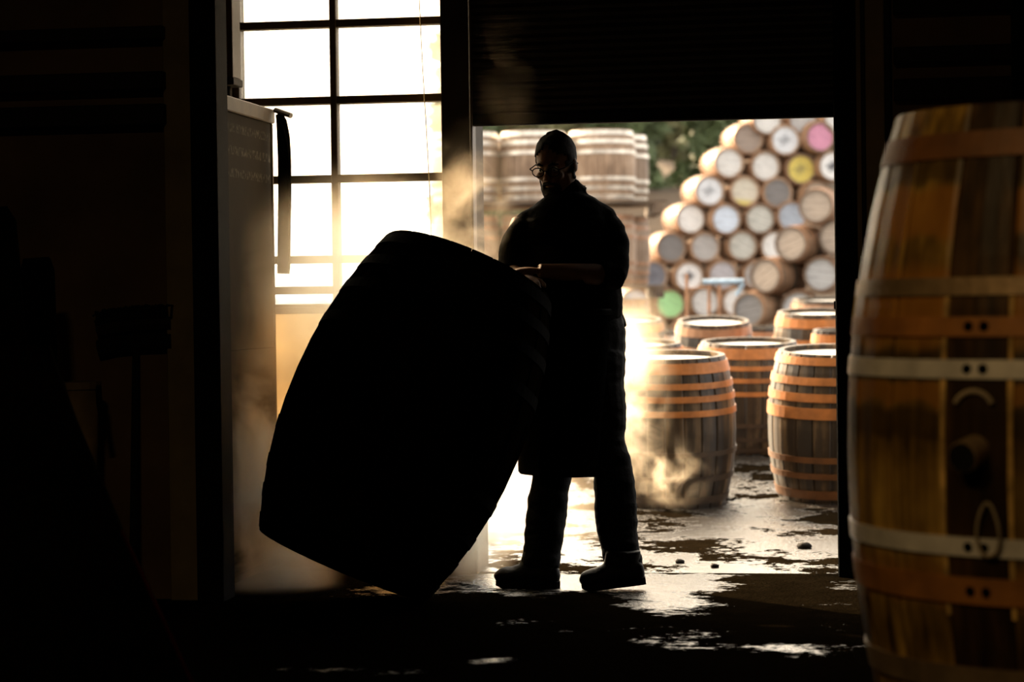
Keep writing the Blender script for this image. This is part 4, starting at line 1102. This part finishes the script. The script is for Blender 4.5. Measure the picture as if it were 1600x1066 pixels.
# boots
def boot(label_pts, heel_lift):
    (tx, ty), (hx, hy), (ax_, ay), dt = label_pts
    toe, heel, ank = W(tx, ty, dt), W(hx, hy, dt), W(ax_, ay, dt)
    d = (heel - toe); ln = d.length; d.normalize()
    u = (UP - d * UP.dot(d)).normalized(); s = d.cross(u)
    bm = bmesh.new(); B = Matrix((s, d, u)).transposed()
    ball(bm, toe + d * 0.060 + u * 0.045, (0.050, 0.064, 0.040), B, 18, 12)
    tube(bm, [toe + d * 0.055 + u * 0.042, toe + d * 0.12 + u * 0.056, toe + d * (ln - 0.07) + u * 0.062, toe + d * (ln - 0.035) + u * 0.05], [(0.047, 0.036), (0.045, 0.048), (0.043, 0.055), (0.036, 0.042)], 16, ref=s)
    tube(bm, [toe + d * 0.13 + u * 0.06, toe + d * (ln - 0.115) + u * 0.10, ank, ank + UP * 0.05], [(0.040, 0.04), (0.045, 0.058), (0.056, 0.066), (0.056, 0.066)], 16, ref=s)
    ball(bm, heel - d * 0.038 + u * 0.05, (0.036, 0.038, 0.05), B, 16, 12)
    bt = remeshed('boot', bm, 0.006, M['leather'], man, 3, 0.002, 25)
    bm = bmesh.new(); vs = []
    prof_ = [(0.004, 0.030), (0.03, 0.043), (0.08, 0.049), (0.13, 0.042), (ln - 0.06, 0.040), (ln - 0.015, 0.034), (ln - 0.002, 0.020)]
    lo = [toe + d * a + s * b for a, b in prof_] + [toe + d * a - s * b for a, b in reversed(prof_)]
    def rock(p): return 0.012 if (p - toe).dot(d) < 0.02 else 0.0
    va = [bm.verts.new(p + u * rock(p)) for p in lo]; vb = [bm.verts.new(p + u * 0.028) for p in lo]
    bm.faces.new(va); bm.faces.new(vb[::-1]); n = len(lo)
    for i in range(n): bm.faces.new((va[i], va[(i + 1) % n], vb[(i + 1) % n], vb[i]))
    obj('sole', bm, M['steel_black'], bt)
boot(((773, 918), (876, 919), (845, 880), -0.02), 0)
boot(((908, 924), (1010, 912), (976, 880), -0.12), 1)

# ================================================================== STEAM
def steam(label, px, py, t, rx, ry, rz, dens, scale=3.0, lo=0.42, hi=0.68, aniso=0.72, col=(1.0, 0.81, 0.57), pwr=1.0):
    m = bpy.data.materials.new('steam'); m.use_nodes = True; nt = m.node_tree; nt.nodes.clear()
    def N(tp, **k):
        n = nt.nodes.new(tp)
        for a, b in k.items(): setattr(n, a, b)
        return n
    L = nt.links.new
    tcx = N('ShaderNodeTexCoord')
    ln = N('ShaderNodeVectorMath', operation='LENGTH'); L(tcx.outputs['Object'], ln.inputs[0])
    fall = N('ShaderNodeMapRange', interpolation_type='SMOOTHSTEP'); L(ln.outputs['Value'], fall.inputs[0])
    fall.inputs[1].default_value = 1.0; fall.inputs[2].default_value = 0.1; fall.inputs[3].default_value = 0; fall.inputs[4].default_value = 1
    ge = N('ShaderNodeNewGeometry')
    nz = N('ShaderNodeTexNoise'); nz.inputs['Scale'].default_value = scale; nz.inputs['Detail'].default_value = 5; nz.inputs['Roughness'].default_value = 0.6
    nz.inputs['Distortion'].default_value = 0.6; L(ge.outputs['Position'], nz.inputs['Vector'])
    mr = N('ShaderNodeMapRange'); L(nz.outputs['Fac'], mr.inputs[0]); mr.inputs[1].default_value = lo; mr.inputs[2].default_value = hi
    mu = N('ShaderNodeMath', operation='MULTIPLY'); L(mr.outputs[0], mu.inputs[0]); L(fall.outputs[0], mu.inputs[1])
    m2 = N('ShaderNodeMath', operation='MULTIPLY'); L(mu.outputs[0], m2.inputs[0]); m2.inputs[1].default_value = dens
    vs = N('ShaderNodeVolumeScatter'); vs.inputs['Color'].default_value = (*col, 1); vs.inputs['Anisotropy'].default_value = aniso
    L(m2.outputs[0], vs.inputs['Density'])
    out = N('ShaderNodeOutputMaterial'); L(vs.outputs[0], out.inputs['Volume'])
    bm = bmesh.new(); bmesh.ops.create_uvsphere(bm, u_segments=24, v_segments=14, radius=1.0)
    o = obj('steam', bm, m, None, at(px, py, t)); o.scale = (rx, ry, rz); o.rotation_euler = (0, 0, PSI)
    return tag(o, label, 'steam', None, 'stuff')
steam('steam rolling over the grey cabinet side and the left of the black cask', 415, 760, 9.25, 0.42, 0.34, 0.72, 12.0, 3.6, 0.38, 0.66, aniso=0.2)
steam('bright steam in front of the lower window panes', 560, 465, 9.4, 0.64, 0.32, 0.60, 8.0, 2.6, 0.30, 0.62)
steam('low steam drifting between the cabinet foot and the black cask', 455, 850, 9.35, 0.26, 0.25, 0.34, 12.0, 3.5, 0.34, 0.64, aniso=0.2)
steam('steam curling up the pier between the window and the doorway', 735, 340, 9.35, 0.22, 0.25, 0.42, 5.0, 5.5, 0.47, 0.64)
steam('low steam around the foot of the pier behind the black cask', 735, 815, 9.45, 0.24, 0.2, 0.34, 14.0, 3.5, 0.22, 0.6)
steam('thin steam wisp before the raised shutter', 800, 130, 9.35, 0.20, 0.2, 0.38, 0.4, 5.0, 0.47, 0.7)
steam('steam puff in the yard behind the man', 975, 590, 10.6, 0.27, 0.45, 0.52, 5.0, 5.0, 0.44, 0.62)
steam('low steam wisp on the yard in front of the cask with four orange hoops', 1020, 740, 10.6, 0.32, 0.25, 0.22, 5.0, 8.0, 0.50, 0.64)
steam('low steam bank over the yard between the cask and the legs of the man', 790, 800, 10.9, 0.60, 0.9, 0.46, 1.6, 2.4, 0.28, 0.62)
